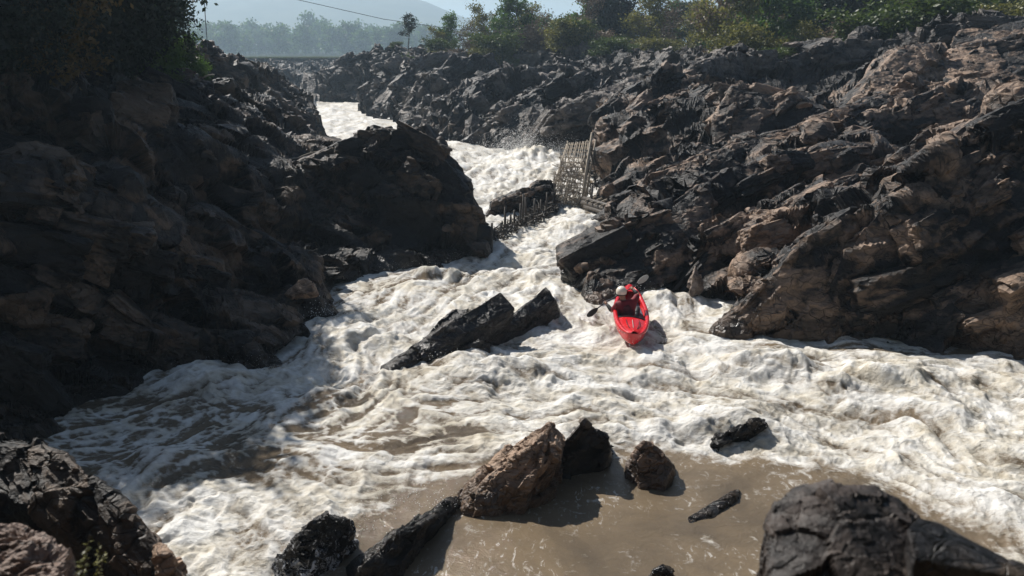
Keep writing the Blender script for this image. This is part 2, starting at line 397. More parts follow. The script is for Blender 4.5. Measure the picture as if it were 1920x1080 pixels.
tone = np.zeros(len(P), np.float32); crack = np.zeros(len(P), np.float32)
FR = frame((1, 0.15, 0.45)); FL = frame((1, 0.3, -0.45))
disp = np.zeros(len(P), np.float32)
for msk, Rm, sd0 in ((left, FL, 100), (~left, FR, 200)):
    p = P[msk]; fk = far[msk]; D = np.zeros(len(p), np.float32); tn = np.zeros(len(p), np.float32)
    for (sz, amp, wt, famp, sd1) in (((2.3, 1.4, 1.15), .46, .35, 1.5, 1), ((.9, .55, .48), .12, .35, 2.2, 2), ((.34, .17, .14), .05, .3, 1.0, 3)):
        wob = np.stack([vnoise(p[:, 0] / sz[0] * .8, p[:, 2] / sz[2] * .8, 70 + sd1), vnoise(p[:, 1] / sz[1] * .8, p[:, 2] / sz[2] * .8, 80 + sd1), vnoise(p[:, 0] / sz[0] * .8, p[:, 1] / sz[1], 90 + sd1)], 1).astype(np.float32)
        a, pl, g = facets(p + wob * sz[2] * .22, sz, Rm, sd0 + sd1)
        if sd1 == 1: rub = np.clip(sstep(.35, .8, a) * .9 + .6 * vnoise(p[:, 0] * .5, p[:, 1] * .5, 99) + .15 + fk, .12, 1.2)
        D += amp * 1.15 * (1 if sd1 == 1 else rub) * (1 + (famp - 1) * fk) * ((a - .5) * .8 + pl * (2.6 if sd1 == 1 else 2.2) - 0.25 * np.exp(-g * 60)); tn += wt * a
    disp[msk] = D; tone[msk] = tn
fade = sstep(-1.0, 0.4, P[:, 2])
P = P + NN * (disp * (0.35 + 0.65 * fade))[:, None]
P[:, 2] += -0.15 * (1 - fade)
VV = P.reshape(nc, nr, 3)
zc = VV[..., 2]; zmax = np.maximum.reduce([zc[:-1, :-1], zc[1:, :-1], zc[:-1, 1:], zc[1:, 1:]])
keep = zmax > -0.9
xc = VV[:-1, :-1, 0]; yc = VV[:-1, :-1, 1]; az = np.degrees(np.arctan2(xc, yc))
# left bank / right bank / the rocks across the bend
is_left = (xc < -0.02 * yc) & ((yc < 68) & (az < -3.2) | (yc < 40))
is_left |= (az < -14.5)
is_far = ~is_left & ((yc > 53) )
# squared blocks and slabs bedded in the banks, lying along the strata
PROTO = []
for i in range(12):
    r_ = random.Random(900 + i); pts = []
    for sx in (-1, 1):
        for sy in (-1, 1):
            for sz in (-1, 1): pts.append((sx * r_.uniform(.6, 1), sy * r_.uniform(.6, 1), sz * r_.uniform(.65, 1)))
    for _ in range(3): pts.append((r_.uniform(-1.1, 1.1), r_.choice((-1, 1)) * r_.uniform(.6, 1.0), r_.choice((-1, 1)) * r_.uniform(.7, 1.05)))
    PROTO.append(rock_piece(pts, .2, 910 + 5 * i, .8, .10, (1, .1, .1), 1.2))
def add_block(store, c, e1, tilt, a, b_, c_, g):
    e1 = np.array(e1, float) + g.normal(0, .10, 3); R_ = frame(e1).astype(float)
    ct, st = math.cos(tilt), math.sin(tilt); e2 = R_[1] * ct + R_[2] * st; e3 = -R_[1] * st + R_[2] * ct
    v, f, t = PROTO[int(g.integers(len(PROTO)))]
    fl = g.choice((-1, 1), 2); q = v[:, 0:1] * a * fl[0] * R_[0] + v[:, 1:2] * b_ * fl[1] * e2 + v[:, 2:3] * c_ * e3
    if fl[0] * fl[1] < 0: f = f[:, ::-1]
    store.append((q + c, f, np.clip(t * .6 + g.uniform(0, .45), 0, 1)))
gb = np.random.default_rng(77); BL_ = {0: [], 1: [], 2: []}
def bank_of(x, y):
    a = math.degrees(math.atan2(x, y))
    if (x < -.02 * y and ((y < 68 and a < -3.2) or y < 40)) or a < -14.5: return 0
    return 2 if y > 53 else 1
for pts, sf, sb in RID:
    for A, B in zip(pts[:-1], pts[1:]):
        A = np.array(A); B = np.array(B); Ls = np.linalg.norm(B - A); k = 1 + max(0, A[1] - 25) * .016; s_ = gb.uniform(0, .8)
        while s_ < Ls:
            p = A + (B - A) * s_ / Ls; a_ = gb.uniform(.55, 1.35) * k; c_ = gb.uniform(.35, .7) * k
            if p[2] > .3 and not (35.5 < p[1] < 58 and -.26 * p[1] < p[0] < -.02 * p[1]): add_block(BL_[bank_of(p[0], p[1])], p + np.array([0, .1 * k, -c_ * .85]), (B - A) / Ls, gb.uniform(-.75, -.15), a_, gb.uniform(.35, .8) * k, c_, gb)
            s_ += a_ * gb.uniform(.9, 1.7)
for side, n_, e1 in ((0, 190, (1, .35, -.42)), (1, 330, (1, .2, .45))):
    done = 0
    while done < n_:
        ci = int(gb.integers(150, nc - 150)); ri = int(gb.integers(30, nr - 30)); p = VV[ci, ri].astype(float)
        if p[2] < .5 or p[1] > 125: continue
        b_id = bank_of(p[0], p[1])
        if (b_id == 0) != (side == 0): continue
        if side == 0 and (math.hypot(p[0] + 6, p[1] - 31.5) < 7 or (34 < p[1] < 58 and p[0] > -.27 * p[1])): continue
        done += 1; k = (.75 + p[1] * .012) * gb.uniform(.5, 1.15)
        c_ = gb.uniform(.4, .75) * k
        add_block(BL_[b_id], p + np.array([0, 0, -c_ * gb.uniform(.3, .7)]), e1, gb.uniform(-.7, .1), gb.uniform(.55, 1.3) * k, gb.uniform(.45, .95) * k, c_, gb)
def big_slab(bank, top, bottom, back=1.5, drop=.9, L=.13, seed=1, size=1.3, amp=.17, axis=(1, .15, .5)):
    pts = []
    for p in top:
        x, y, z = atd(*p); q = 1 + back / p[2]; pts += [(x, y, z), (x * q, y * q, z - drop)]
    for p in bottom:
        x, y, z = atd(*p); q = 1 + back / p[2]; pts += [(x, y, z), (x * q, y * q, z - .3)]
    v, f, t = rock_piece(pts, L, seed, size, amp, axis, 1.0); BL_[bank].append((v, f, t))
big_slab(1, [(1336,620,20.0),(1430,540,20.3),(1500,462,20.7),(1590,400,21.2),(1648,396,21.5)], [(1345,630,19.85),(1450,634,19.7),(1560,630,19.8),(1640,520,20.6)], seed=3001)
big_slab(1, [(1550,545,20.1),(1600,452,20.6),(1655,384,21.0),(1700,360,21.3)], [(1565,630,19.75),(1690,640,19.55),(1720,480,20.6)], seed=3011, back=1.2, drop=.4)
big_slab(1, [(1650,400,20.9),(1735,332,21.3),(1800,300,21.8),(1838,282,22.2)], [(1700,490,20.2),(1790,470,20.5),(1828,400,21.2)], seed=3021, back=1.0, drop=.2, amp=.10)
big_slab(1, [(1700,470,20.4),(1800,400,21.0),(1860,330,21.5),(1930,270,22.2)], [(1690,640,19.5),(1800,652,19.3),(1935,668,19.1),(1935,500,20.2)], seed=3031, back=1.5, drop=.5)
big_slab(1, [(1092,552,23.4),(1108,508,23.8),(1160,464,24.6),(1230,402,25.8),(1330,342,27.2)], [(1098,566,22.9),(1120,572,22.6),(1200,540,23.8),(1270,524,24.0),(1340,430,25.6)], seed=3041, drop=.6)
big_slab(1, [(1274,528,24.0),(1330,470,24.3),(1385,418,24.7),(1500,368,25.3),(1590,340,26)], [(1320,520,24.0),(1400,480,24.3),(1500,430,25)], seed=3051, drop=.6, size=1.0)
big_slab(1, [(1160,385,32.2),(1222,330,33.2),(1300,298,34.2),(1400,266,35.2)], [(1180,400,31.8),(1240,392,31.8),(1330,345,33),(1420,310,34.2)], seed=3061, back=2, size=1.6, amp=.22)
big_slab(1, [(1390,270,35),(1500,238,36.8),(1640,184,39),(1720,164,40)], [(1420,330,33),(1560,290,35),(1700,220,38)], seed=3071, back=2.4, size=1.8, amp=.22)
big_slab(1, [(1335,222,39.2),(1372,164,40.2),(1500,184,40.2),(1570,215,40.2)], [(1340,300,38),(1440,310,37.4),(1540,262,38.4)], seed=3081, back=3, drop=.2, size=1.8, amp=.2)
big_slab(1, [(1590,205,45),(1640,140,47),(1690,97,49),(1742,85,50),(1772,140,49)], [(1620,225,43.5),(1700,215,44),(1765,190,46)], seed=3091, back=2.5, size=1.8, amp=.25)
big_slab(1, [(1760,130,49),(1800,60,54),(1870,44,54),(1935,36,54)], [(1780,175,46),(1860,165,46),(1935,160,46)], seed=3101, back=3, size=2, amp=.25)
big_slab(2, [(1000,262,56),(1040,212,55),(1100,174,56),(1190,150,58)], [(1010,280,55),(1100,262,54.5),(1180,220,55)], seed=3111, back=3, size=2, amp=.3, L=.2)
big_slab(2, [(925,262,61.5),(932,238,62),(962,203,63.5),(1010,168,65.5)], [(925,280,60.5),(990,285,59.5),(1030,230,61)], seed=3121, back=3, size=2, amp=.35, L=.2)
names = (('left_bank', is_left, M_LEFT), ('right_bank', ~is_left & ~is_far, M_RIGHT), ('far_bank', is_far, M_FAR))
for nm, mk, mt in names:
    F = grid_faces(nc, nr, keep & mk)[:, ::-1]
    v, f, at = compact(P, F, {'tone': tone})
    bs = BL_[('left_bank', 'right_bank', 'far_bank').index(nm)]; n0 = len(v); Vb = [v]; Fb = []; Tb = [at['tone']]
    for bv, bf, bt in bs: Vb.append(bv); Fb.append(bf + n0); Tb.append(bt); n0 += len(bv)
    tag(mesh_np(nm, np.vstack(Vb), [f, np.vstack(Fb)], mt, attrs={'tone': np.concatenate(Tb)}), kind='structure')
TER = dict(V=VV)
def ground_z(x, y):
    """height of the finished bank at a point"""
    a = math.atan2(x, y); c = (a - math.radians(-52)) / math.radians(104) * (nc - 1)
    c = int(round(min(max(c, 0), nc - 1))); r = np.hypot(VV[c, :, 0], VV[c, :, 1]); i = int(np.argmin(np.abs(r - math.hypot(x, y))))
    return float(VV[c, i, 2])

# ------------------------------------------------------------------ river
def blob(x, y, px, py, rx, ry):
    X, Y, _ = atz(px, py); return np.exp(-(((x - X) / rx) ** 2 + ((y - Y) / ry) ** 2))
def build_river():
    nca, nra = 1250, 1150
    az = np.linspace(math.radians(-46), math.radians(50), nca)
    dep = np.linspace(math.radians(48), math.radians(2.3), nra); rr = CAM_H / np.tan(dep)
    A, R = np.meshgrid(az, rr, indexing='ij'); X = R * np.sin(A); Y = R * np.cos(A)
    step = 6
    sdc, = (river_sd(X[::step, ::step], Y[::step, ::step]),)
    # upsample the distance
    def up(a, axis, n):
        u = np.linspace(0, a.shape[axis] - 1, n) if False else np.minimum(np.arange(n) / step, a.shape[axis] - 1)
        i0 = np.minimum(u.astype(int), a.shape[axis] - 2); f = u - i0
        sh = [1, 1]; sh[axis] = n; f = f.reshape(sh)
        return np.take(a, i0, axis) * (1 - f) + np.take(a, i0 + 1, axis) * f
    SD = up(up(sdc, 0, nca), 1, nra)
    # calm pool and dark tongues
    calm = blob(X, Y, 1080, 990, 3.2, 2.0) * 1.3 + blob(X, Y, 1330, 960, 2.4, 2.0) * 1.1 + blob(X, Y, 900, 1060, 1.8, 1.5) + blob(X, Y, 1480, 910, 2.0, 1.1) * .6 + blob(X, Y, 1740, 1020, 2.0, 1.0) * .45 + blob(X, Y, 1330, 1100, 4, 1.6) 
    calm = np.clip(calm + 0.30 * fbm(X * .5, Y * .5, 301, 3) + .22 * fbm(X * 1.6, Y * 1.6, 305, 3) - .04, 0, 1); calm = sstep(.12, .85, calm)
    tongue = blob(X, Y, 560, 790, 3.8, 1.4) * .95 + blob(X, Y, 330, 800, 2.4, 1.2) * .75 + blob(X, Y, 760, 800, 2.4, 1.1) * .75 + blob(X, Y, 150, 810, 2.6, 1.6) * 1.3 + blob(X, Y, 420, 880, 2.6, .7) * .5 \
        + blob(X, Y, 700, 540, 2.6, 1.5) * .55 + blob(X, Y, 860, 500, 1.8, 1.0) * .5 + blob(X, Y, 1700, 650, 4, .7) * .5 + blob(X, Y, 1500, 740, .7, .4) * .8 + blob(X, Y, 1170, 430, 1.4, 3) * .6 + blob(X, Y, 1400, 545, 1.2, 1.5) * .4
    tongue = np.clip(tongue, 0, 1)
    # streaks drawn out by the current (line integral of noise along the flow)
    flow = [(600,200,30,60),(700,225,60,12),(900,285,60,20),(980,340,-10,50),(1020,400,10,50),(960,470,-60,30),(1080,440,0,60),(850,520,-60,22),(700,570,-60,30),(600,640,-40,40),(560,700,-10,40),(620,780,-60,10),(350,790,-60,10),(150,820,-60,10),(750,700,40,30),
            (300,900,-40,40),(500,880,60,8),(800,860,60,-6),(550,960,50,30),(700,960,60,-10),(400,1040,30,40),(900,760,60,0),(1000,680,60,0),(1150,600,30,40),(1200,690,60,8),(1400,700,60,6),(1600,720,60,10),(1850,780,60,20),(1250,560,40,20),(1500,650,60,0),(1700,680,60,8),
            (1800,900,50,30),(1600,850,50,25),(1400,900,40,30),(1200,960,50,-10),(1000,1030,40,20),(1350,1030,40,30),(1700,1000,50,30)]
    res = .07; gx = np.arange(-26, 40, res); gy = np.arange(7.5, 80, res); GX, GY = np.meshgrid(gx, gy, indexing='ij')
    c5 = 8; cx_, cy_ = np.meshgrid(gx[::c5], gy[::c5], indexing='ij'); U_ = 0; V_ = 0; Wt = 0
    for px, py, dx, dy in flow:
        a_ = np.array(atz(px, py)); b_ = np.array(atz(px + dx * .2, py + dy * .2)); d_ = (b_ - a_)[:2]; d_ /= np.linalg.norm(d_); k_ = 1 / ((cx_ - a_[0]) ** 2 + (cy_ - a_[1]) ** 2 + .4) ** 2
        U_ = U_ + k_ * d_[0]; V_ = V_ + k_ * d_[1]; Wt = Wt + k_
    U_ /= Wt; V_ /= Wt
    U_ = U_ + .75 * vnoise(cx_ * .45, cy_ * .45, 621) + .5 * vnoise(cx_ * 1.2, cy_ * 1.2, 622); V_ = V_ + .75 * vnoise(cx_ * .45, cy_ * .45, 623) + .5 * vnoise(cx_ * 1.2, cy_ * 1.2, 624)
    Ln = np.hypot(U_, V_) + 1e-6; U_ /= Ln; V_ /= Ln
    iu = np.minimum(np.arange(len(gx)) // c5, U_.shape[0] - 1); iv = np.minimum(np.arange(len(gy)) // c5, U_.shape[1] - 1)
    UU = U_[np.ix_(iu, iv)].astype(np.float32); VVv = V_[np.ix_(iu, iv)].astype(np.float32)
    src = (rng.random(GX.shape).astype(np.float32) - .5) * 1.5 + 1.3 * fbm(GX * 2.2, GY * 2.2, 631, 2).astype(np.float32) + .8 * vnoise(GX * 5, GY * 5, 635).astype(np.float32)
    acc = src.copy(); n_ = 1.0
    for sg in (-1, 1):
        qx = np.broadcast_to(np.arange(len(gx), dtype=np.float32)[:, None], GX.shape).copy(); qy = np.broadcast_to(np.arange(len(gy), dtype=np.float32)[None], GX.shape).copy()
        for k_ in range(14):
            ix = np.clip(qx.astype(np.int32), 0, len(gx) - 1); iy = np.clip(qy.astype(np.int32), 0, len(gy) - 1)
            qx += sg * UU[ix, iy]; qy += sg * VVv[ix, iy]
            ix = np.clip(qx.astype(np.int32), 0, len(gx) - 1); iy = np.clip(qy.astype(np.int32), 0, len(gy) - 1); acc += src[ix, iy]; n_ += 1
    acc = (acc - acc.mean()) / acc.std()
    fxg = np.clip((X + 26) / res, 0, len(gx) - 1.01); fyg = np.clip((Y - 7.5) / res, 0, len(gy) - 1.01); ix = fxg.astype(int); iy = fyg.astype(int); tx = fxg - ix; ty = fyg - iy
    streak = (acc[ix, iy] * (1 - tx) + acc[np.minimum(ix + 1, len(gx) - 1), iy] * tx) * (1 - ty) + (acc[ix, np.minimum(iy + 1, len(gy) - 1)] * (1 - tx) + acc[np.minimum(ix + 1, len(gx) - 1), np.minimum(iy + 1, len(gy) - 1)] * tx) * ty
    streak = np.clip(streak, -2.2, 2.2) * (1 - sstep(60, 78, Y))
    # waves: long ones follow the current, small ones are everywhere
    wx = X + .8 * fbm(X * .4, Y * .4, 311, 3); wy = Y + .8 * fbm(X * .4, Y * .4, 321, 3)
    rid = lambda n: 1 - 2 * np.abs(n)
    big = fbm(wx * .40, wy * .32, 331, 2) * 1.5 + rid(fbm(wx * .8, wy * .65, 341, 2)) * .35
    med = fbm(wx * 1.5, wy * 1.3, 351, 2) * 1.2; sml = rid(fbm(wx * 3.2, wy * 3.2, 361, 2)); tiny = fbm(wx * 9, wy * 9, 371, 2)
    amp = (1 - calm) * (0.5 + .5 * sstep(0, 1.5, -SD)) * (1 - .5 * tongue)
    Z = amp * (0.26 * big + 0.07 * med + 0.022 * sml * (1 - .4 * tongue) + 0.008 * tiny + 0.028 * streak) + 0.006 * fbm(X * 3, Y * 3, 381, 3)
    Z -= 0.10
    # standing waves where the kayak, the boulders and the trap throw the water up
    for px, py, a, rx, ry in ((1000, 300, .9, 2.2, 1.6), (960, 320, .5, 3, 2), (420, 700, .2, 1.6, .7), (820, 520, .45, 1.2, .5), (620, 740, .18, 1.8, .7), (560, 620, .2, 1.4, .8), (1450, 690, .35, 2.0, .5), (1640, 720, .3, 1.6, .5), (700, 640, .3, 1.2, .7), (1250, 560, .25, 1, .6), (1320, 800, .25, 1.5, .35), (950, 700, .25, 1.5, .5), (280, 860, .2, 1.0, .5), (1090, 420, .3, 1.2, 2), (1146, 622, .16, .3, .45), (1224, 612, .15, .28, .5), (1186, 660, .10, .4, .2)):
        Z += a * blob(X, Y, px, py, rx, ry) * (1 + .5 * med)
    Z -= .25 * calm * 0
    foam = .76 - .84 * calm - .52 * tongue + .16 * fbm(wx * .35, wy * .55, 395, 2) + .55 * (med * .5 + sml * .35) * (tongue + .35 * (calm > .05) + .22) + .22 * fbm(wx * .7, wy * .5, 391, 4) - .12
    foam += .25 * sstep(.15, .5, Z)
    # lace of foam on the tongues
    lace = rid(fbm(wx * 1.1, wy * 1.5, 401, 4)); foam += sstep(.72, .98, lace) * .5 * (tongue + calm * .45 * sstep(1250, 1500, proj(X, Y, 0 * X)[0]))
    foam += .27 * streak * (.75 + .5 * tongue) * (1 - .8 * calm) + .16 * np.clip(streak - .8, 0, 2) * calm
    foam = np.clip(foam, 0, 1.4)
    V = np.stack([X, Y, Z], -1).reshape(-1, 3)
    keepv = SD < 1.4 + .02 * R
    kf = keepv[:-1, :-1] & keepv[1:, 1:]
    F = grid_faces(nca, nra, kf)[:, ::-1]
    v, f, at = compact(V, F, {'foam': foam.ravel().astype(np.float32), 'calm': calm.ravel().astype(np.float32)})
    m, t, b = new_mat('white_water')
    pos = N(t, 'ShaderNodeNewGeometry').outputs['Position']
    mp = N(t, 'ShaderNodeMapping'); mp.inputs['Scale'].default_value = (1, 1.25, 1); mp.inputs['Rotation'].default_value = (0, 0, .3); t.links.new(pos, mp.inputs[0])
    nA = noise(t, mp.outputs[0], 2.2, 8, .68, .9); nB = noise(t, mp.outputs[0], 11, 6, .7, .5); nC = noise(t, mp.outputs[0], .55, 5, .6, .6); nD = noise(t, pos, 45, 3, .7)
    fo = attr(t, 'foam'); ca = attr(t, 'calm')
    k = math_(t, 'ADD', fo, math_(t, 'MULTIPLY', math_(t, 'SUBTRACT', nA, .5), 1.15))
    k = math_(t, 'ADD', k, math_(t, 'MULTIPLY', math_(t, 'SUBTRACT', nB, .5), .7))
    fr = ramp(t, k, [(.14, (0, 0, 0)), (.34, (.34, .34, .34)), (.60, (.74, .74, .74)), (1.0, (1, 1, 1))])
    silt = ramp(t, nC, [(.3, (.11, .086, .06)), (.7, (.22, .165, .105))])
    mps = N(t, 'ShaderNodeMapping'); mps.inputs['Scale'].default_value = (1, .45, 1); mps.inputs['Rotation'].default_value = (0, 0, -.5); t.links.new(pos, mps.inputs[0])
    sk = ramp(t, noise(t, mps.outputs[0], 9, 6, .75, .8), [(.57, (0, 0, 0)), (.63, (1, 1, 1))]); sk2 = ramp(t, nC, [(.46, (0, 0, 0)), (.60, (1, 1, 1))])
    specks = math_(t, 'MULTIPLY', math_(t, 'MULTIPLY', sk.outputs[0], sk2.outputs[0]), math_(t, 'MULTIPLY', ca, .55))
    foamc = ramp(t, math_(t, 'ADD', math_(t, 'MULTIPLY', nC, .6), math_(t, 'MULTIPLY', nA, .5)), [(.37, (.47, .395, .275)), (.49, (.71, .66, .56)), (.61, (.83, .815, .775))])
    c = mixc(t, math_(t, 'ADD', fr.outputs[0], specks, True), silt.outputs[0], foamc.outputs[0])
    t.links.new(c, b.inputs['Base Color'])
    t.links.new(math_(t, 'ADD', math_(t, 'MULTIPLY', fr.outputs[0], .5), .07), b.inputs['Roughness'])
    b.inputs['IOR'].default_value = 1.33
    hh = math_(t, 'ADD', math_(t, 'ADD', math_(t, 'MULTIPLY', nA, 1.0), math_(t, 'MULTIPLY', nB, .45)), math_(t, 'MULTIPLY', nD, .12))
    st = math_(t, 'ADD', math_(t, 'MULTIPLY', math_(t, 'SUBTRACT', 1.0, ca), .6), .4)
    bn = N(t, 'ShaderNodeBump'); bn.inputs['Distance'].default_value = .08; t.links.new(hh, bn.inputs['Height']); t.links.new(st, bn.inputs['Strength'])
    t.links.new(bn.outputs[0], b.inputs['Normal'])
    tag(mesh_np('river', v, f, m, smooth=True, attrs=at), kind='structure')
build_river()

# ------------------------------------------------------------------ ground beyond, the bank under the camera, the mountain
def build_ground():
    az = np.linspace(-math.pi, math.pi, 241); rr = np.concatenate([[0.5, 20, 60, 120, 180, 240], np.geomspace(262, 7000, 60)])
    A, R = np.meshgrid(az, rr, indexing='ij'); X = R * np.sin(A); Y = R * np.cos(A)
    Z = 4.2 - 4.0 * sstep(255, 420, R) + .6 * fbm(X * .02, Y * .02, 501, 4) * np.exp(-R / 900) - .3 + 3.5 * sstep(math.radians(12), math.radians(50), np.abs(A)) * np.exp(-R / 300)
    front = np.abs(A) < math.radians(51.2)
    Z = np.where(~front & (R < 30), 4.0, Z)
    V = np.stack([X, Y, Z], -1).reshape(-1, 3)
    inside = (np.abs(A[:-1, :-1] + .01) < math.radians(50.6)) & (R[1:, 1:] < 262)
    F = grid_faces(241, len(rr), ~inside)[:, ::-1]
    m, t, b = new_mat('scrub_ground'); pos = N(t, 'ShaderNodeNewGeometry').outputs['Position']
    c = ramp(t, noise(t, pos, .03, 6, .65), [(.35, (.03, .03, .025)), (.5, (.035, .045, .02)), (.65, (.06, .06, .03))])
    t.links.new(c.outputs[0], b.inputs['Base Color']); b.inputs['Roughness'].default_value = 1; b.inputs['Specular IOR Level'].default_value = 0
    v, f, _ = compact(V, F, {})
    tag(mesh_np('ground', v, f, m), kind='structure')
    # the bank the camera stands on
    xs = np.linspace(-26, 26, 260); ys = np.linspace(-14, 8, 150); X, Y = np.meshgrid(xs, ys, indexing='ij')
    q = Y + .35 * fbm(X * .6, Y * .6, 511, 3)
    Z = np.interp(q, [-14, 1.6, 2.6, 3.6, 5.0, 6.4, 8], [5.7, 5.6, 4.4, 3.3, 1.8, -.5, -1.5]) + .25 * fbm(X * 1.2, Y * 1.2, 521, 4) - .05
    P = np.stack([X, Y, Z], -1).reshape(-1, 3).astype(np.float32)
    a, pl, g = facets(P, (1.2, .6, .5), frame((1, .2, .3)), 77); P[:, 2] += .25 * (a - .5 + pl)
    tag(mesh_np('near_bank', P, grid_faces(260, 150)[:, ::-1], M_RIGHT, attrs={'tone': a}), kind='structure')
    # mountain
    ax = np.linspace(-300, 1500, 160); prof = np.interp(ax, [-300, 200, 500, 700, 797, 853, 900, 1000, 1200, 1500], [20, -5, -34, -24, 0, 23, 42, 62, 74, 82])
    D = np.linspace(1500, 2600, 50); V = []
    for i, px in enumerate(ax):
        for j, d in enumerate(D):
            u, y, zz = ray(px, prof[i]); zt = CAM_H + zz * 2100 / y
            k = max(0, 1 - abs(d - 2100) / 600.0) ** 1.2
            z = 3 + (zt - 3) * k
            V.append((u / y * d, d, z))
    V = np.array(V); V[:, 2] += 9 * fbm(V[:, 0] * .006, V[:, 1] * .006, 531, 5) * sstep(1500, 1800, V[:, 1])
    m, t, b = new_mat('forested_slope'); pos = N(t, 'ShaderNodeNewGeometry').outputs['Position']
    c = ramp(t, noise(t, pos, .012, 7, .7), [(.35, (.03, .045, .02)), (.65, (.08, .09, .045))])
    t.links.new(c.outputs[0], b.inputs['Base Color']); b.inputs['Roughness'].default_value = .95
    tag(mesh_np('mountain', V, grid_faces(160, 50)[:, ::-1], m, smooth=True), kind='structure')
build_ground()

# ------------------------------------------------------------------ boulders and slabs that stand alone
def rock(name, label, cat, hulls, mat, L=.06, seed=1, size=.6, amp=.12, axis=(1, .2, .4), group=None, rub=1.0):
    Vs, Fs, Ts, n = [], [], [], 0
    for h in hulls:
        v, f, t = rock_piece(h, L, seed + n % 7, size, amp, axis, rub); Vs.append(v); Fs.append(f + n); Ts.append(t); n += len(v)
    V = np.vstack(Vs); c = V.mean(0); c[2] = V[:, 2].min()
    o = mesh_np(name, V, np.vstack(Fs), mat, attrs={'tone': np.concatenate(Ts)}, loc=c)
    return tag(o, label, cat, group)
import bmesh
def img(*pts, back=0.5, sink=-.6, drop=.25):
    """corner points seen in the picture as (px, py, z) plus their hidden far side"""
    out = []
    for px, py, z in pts:
        x, y, _ = atz(px, py, z); out.append((x, y, z)); L_ = math.hypot(x, y)
        out.append((x + x / L_ * back, y + y / L_ * back, z - drop if z > .05 else z)); 
        if z <= .05: out += [(x, y, sink), (x + x / L_ * back, y + y / L_ * back, sink)]
    return out
def ball(px, py, z, rx, ry, rz, n=14, seed=0, d=None):
    r = random.Random(seed); x, y, z = atz(px, py, z) if d is None else atd(px, py, d); o = []
    for i in range(n):
        v = Vector((r.gauss(0, 1), r.gauss(0, 1), r.gauss(0, 1))).normalized() * r.uniform(.85, 1.1)
        o.append((x + v.x * rx, y + v.y * ry, z + v.z * rz))
    return o
M_SLAB = rock_mat('wet_black_slab', (0.014, 0.013, 0.013), (0.03, 0.025, 0.022), (0.10, 0.08, 0.065), 0.66, wet=.4, rough=.45, scale=2, bumpd=.03)
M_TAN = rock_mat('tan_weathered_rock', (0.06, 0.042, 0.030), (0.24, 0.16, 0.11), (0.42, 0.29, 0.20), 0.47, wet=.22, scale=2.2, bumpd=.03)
M_DARK = rock_mat('dark_wet_rock', (0.014, 0.012, 0.012), (0.032, 0.026, 0.023), (0.12, 0.09, 0.065), 0.66, wet=.5, rough=.4, scale=2.2, bumpd=.03)
M_NEAR = rock_mat('brown_near_rock', (0.014, 0.0115, 0.010), (0.032, 0.025, 0.021), (0.085, 0.066, 0.056), 0.6, wet=-5, scale=2.2, bumpd=.012, facet=.6, cracks=.03)
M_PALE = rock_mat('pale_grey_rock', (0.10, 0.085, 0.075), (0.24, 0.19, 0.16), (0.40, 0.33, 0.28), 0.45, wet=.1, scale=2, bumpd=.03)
M_RUST = rock_mat('rusty_wet_rock', (0.06, 0.03, 0.015), (0.17, 0.075, 0.03), (0.30, 0.15, 0.06), 0.5, wet=-5, rough=.4, scale=1.5, bumpd=.03)
MR = 'boulder'
rock('slab_rock', 'long black tilted slab rising from the foam like a ramp, left of the kayak', 'rock',
     [img((716,702,-.05),(800,684,-.05),(862,668,-.05),(902,640,-.05),(800,640,.35),(862,592,.82),(905,568,1.0),(938,549,1.16),(966,576,.85), back=.45, drop=.5),
      img((760,690,-.05),(840,672,-.05),(790,640,.4),(850,580,.85),(880,576,.9),(868,600,.7), back=.6, drop=.4)], M_SLAB, .05, 11, .8, .06, (1, .1, .45))
rock('slab_rock', 'shorter black slab with a square blunt end between the long slab and the kayak', 'rock',
     [img((912,642,-.05),(985,618,-.05),(1052,597,-.05),(992,566,.5),(1023,538,.82),(1041,560,.55),(935,618,.15), back=.5, drop=.5)], M_SLAB, .05, 23, .8, .05, (1, .1, .45))
rock('boulder', 'small wet black boulder at the foot of the two tilted slabs', 'rock',
     [img((850,672,-.05),(918,665,-.05),(895,638,.3),(918,645,.2),(870,650,.2), back=.35, drop=.1)], M_SLAB, .05, 31, .35, .05)
rock('foreground_rock', 'ribbed tan brown rock sloping into the edge of the brown pool', 'rock',
     [img((862,955,-.05),(925,962,-.05),(1000,948,-.05),(1042,922,-.05),(882,905,.25),(925,868,.55),(985,818,.9),(1030,793,1.02),(1056,810,.85),(1036,870,.6),(1010,880,.6), back=.55, drop=.5),
      img((870,958,-.05),(960,958,-.05),(930,880,.55),(1000,835,.9),(1030,800,1.05),(1000,905,.45), back=.1, drop=.1)], M_TAN, .035, 41, .5, .085, (.7, .5, .6), rub=1.0)
rock('boulder', 'dark rounded boulder with a pointed top leaning against the tan ribbed rock', 'rock',
     [img((1025,892,-.05),(1110,884,-.05),(1145,860,-.05),(1042,848,.45),(1075,812,.75),(1095,789,.95),(1135,815,.6),(1146,838,.35), back=.6, drop=.45)], M_DARK, .04, 53, .5, .07)
rock('boulder', 'lone cone shaped boulder with one tan face standing in the brown pool', 'rock',
     [img((1174,893,-.05),(1200,912,-.05),(1245,915,-.05),(1264,895,-.05),(1186,850,.45),(1207,829,.62),(1232,836,.5),(1258,868,.25), back=.4, drop=.35)], 
     rock_mat('two_tone_rock', (0.02, 0.016, 0.014), (0.10, 0.065, 0.045), (0.30, 0.20, 0.14), 0.5, wet=.14, scale=1.5, bumpd=.03), .03, 61, .5, .05)
rock('boulder', 'low jagged black rock on the crest where the foam meets the pool', 'rock',
     [img((1332,836,-.05),(1400,824,-.05),(1444,806,-.05),(1365,814,.12),(1394,792,.3),(1422,788,.32),(1440,800,.12), back=.3, drop=.2)], M_SLAB, .035, 71, .3, .07, (1, .2, .5), rub=1.4)
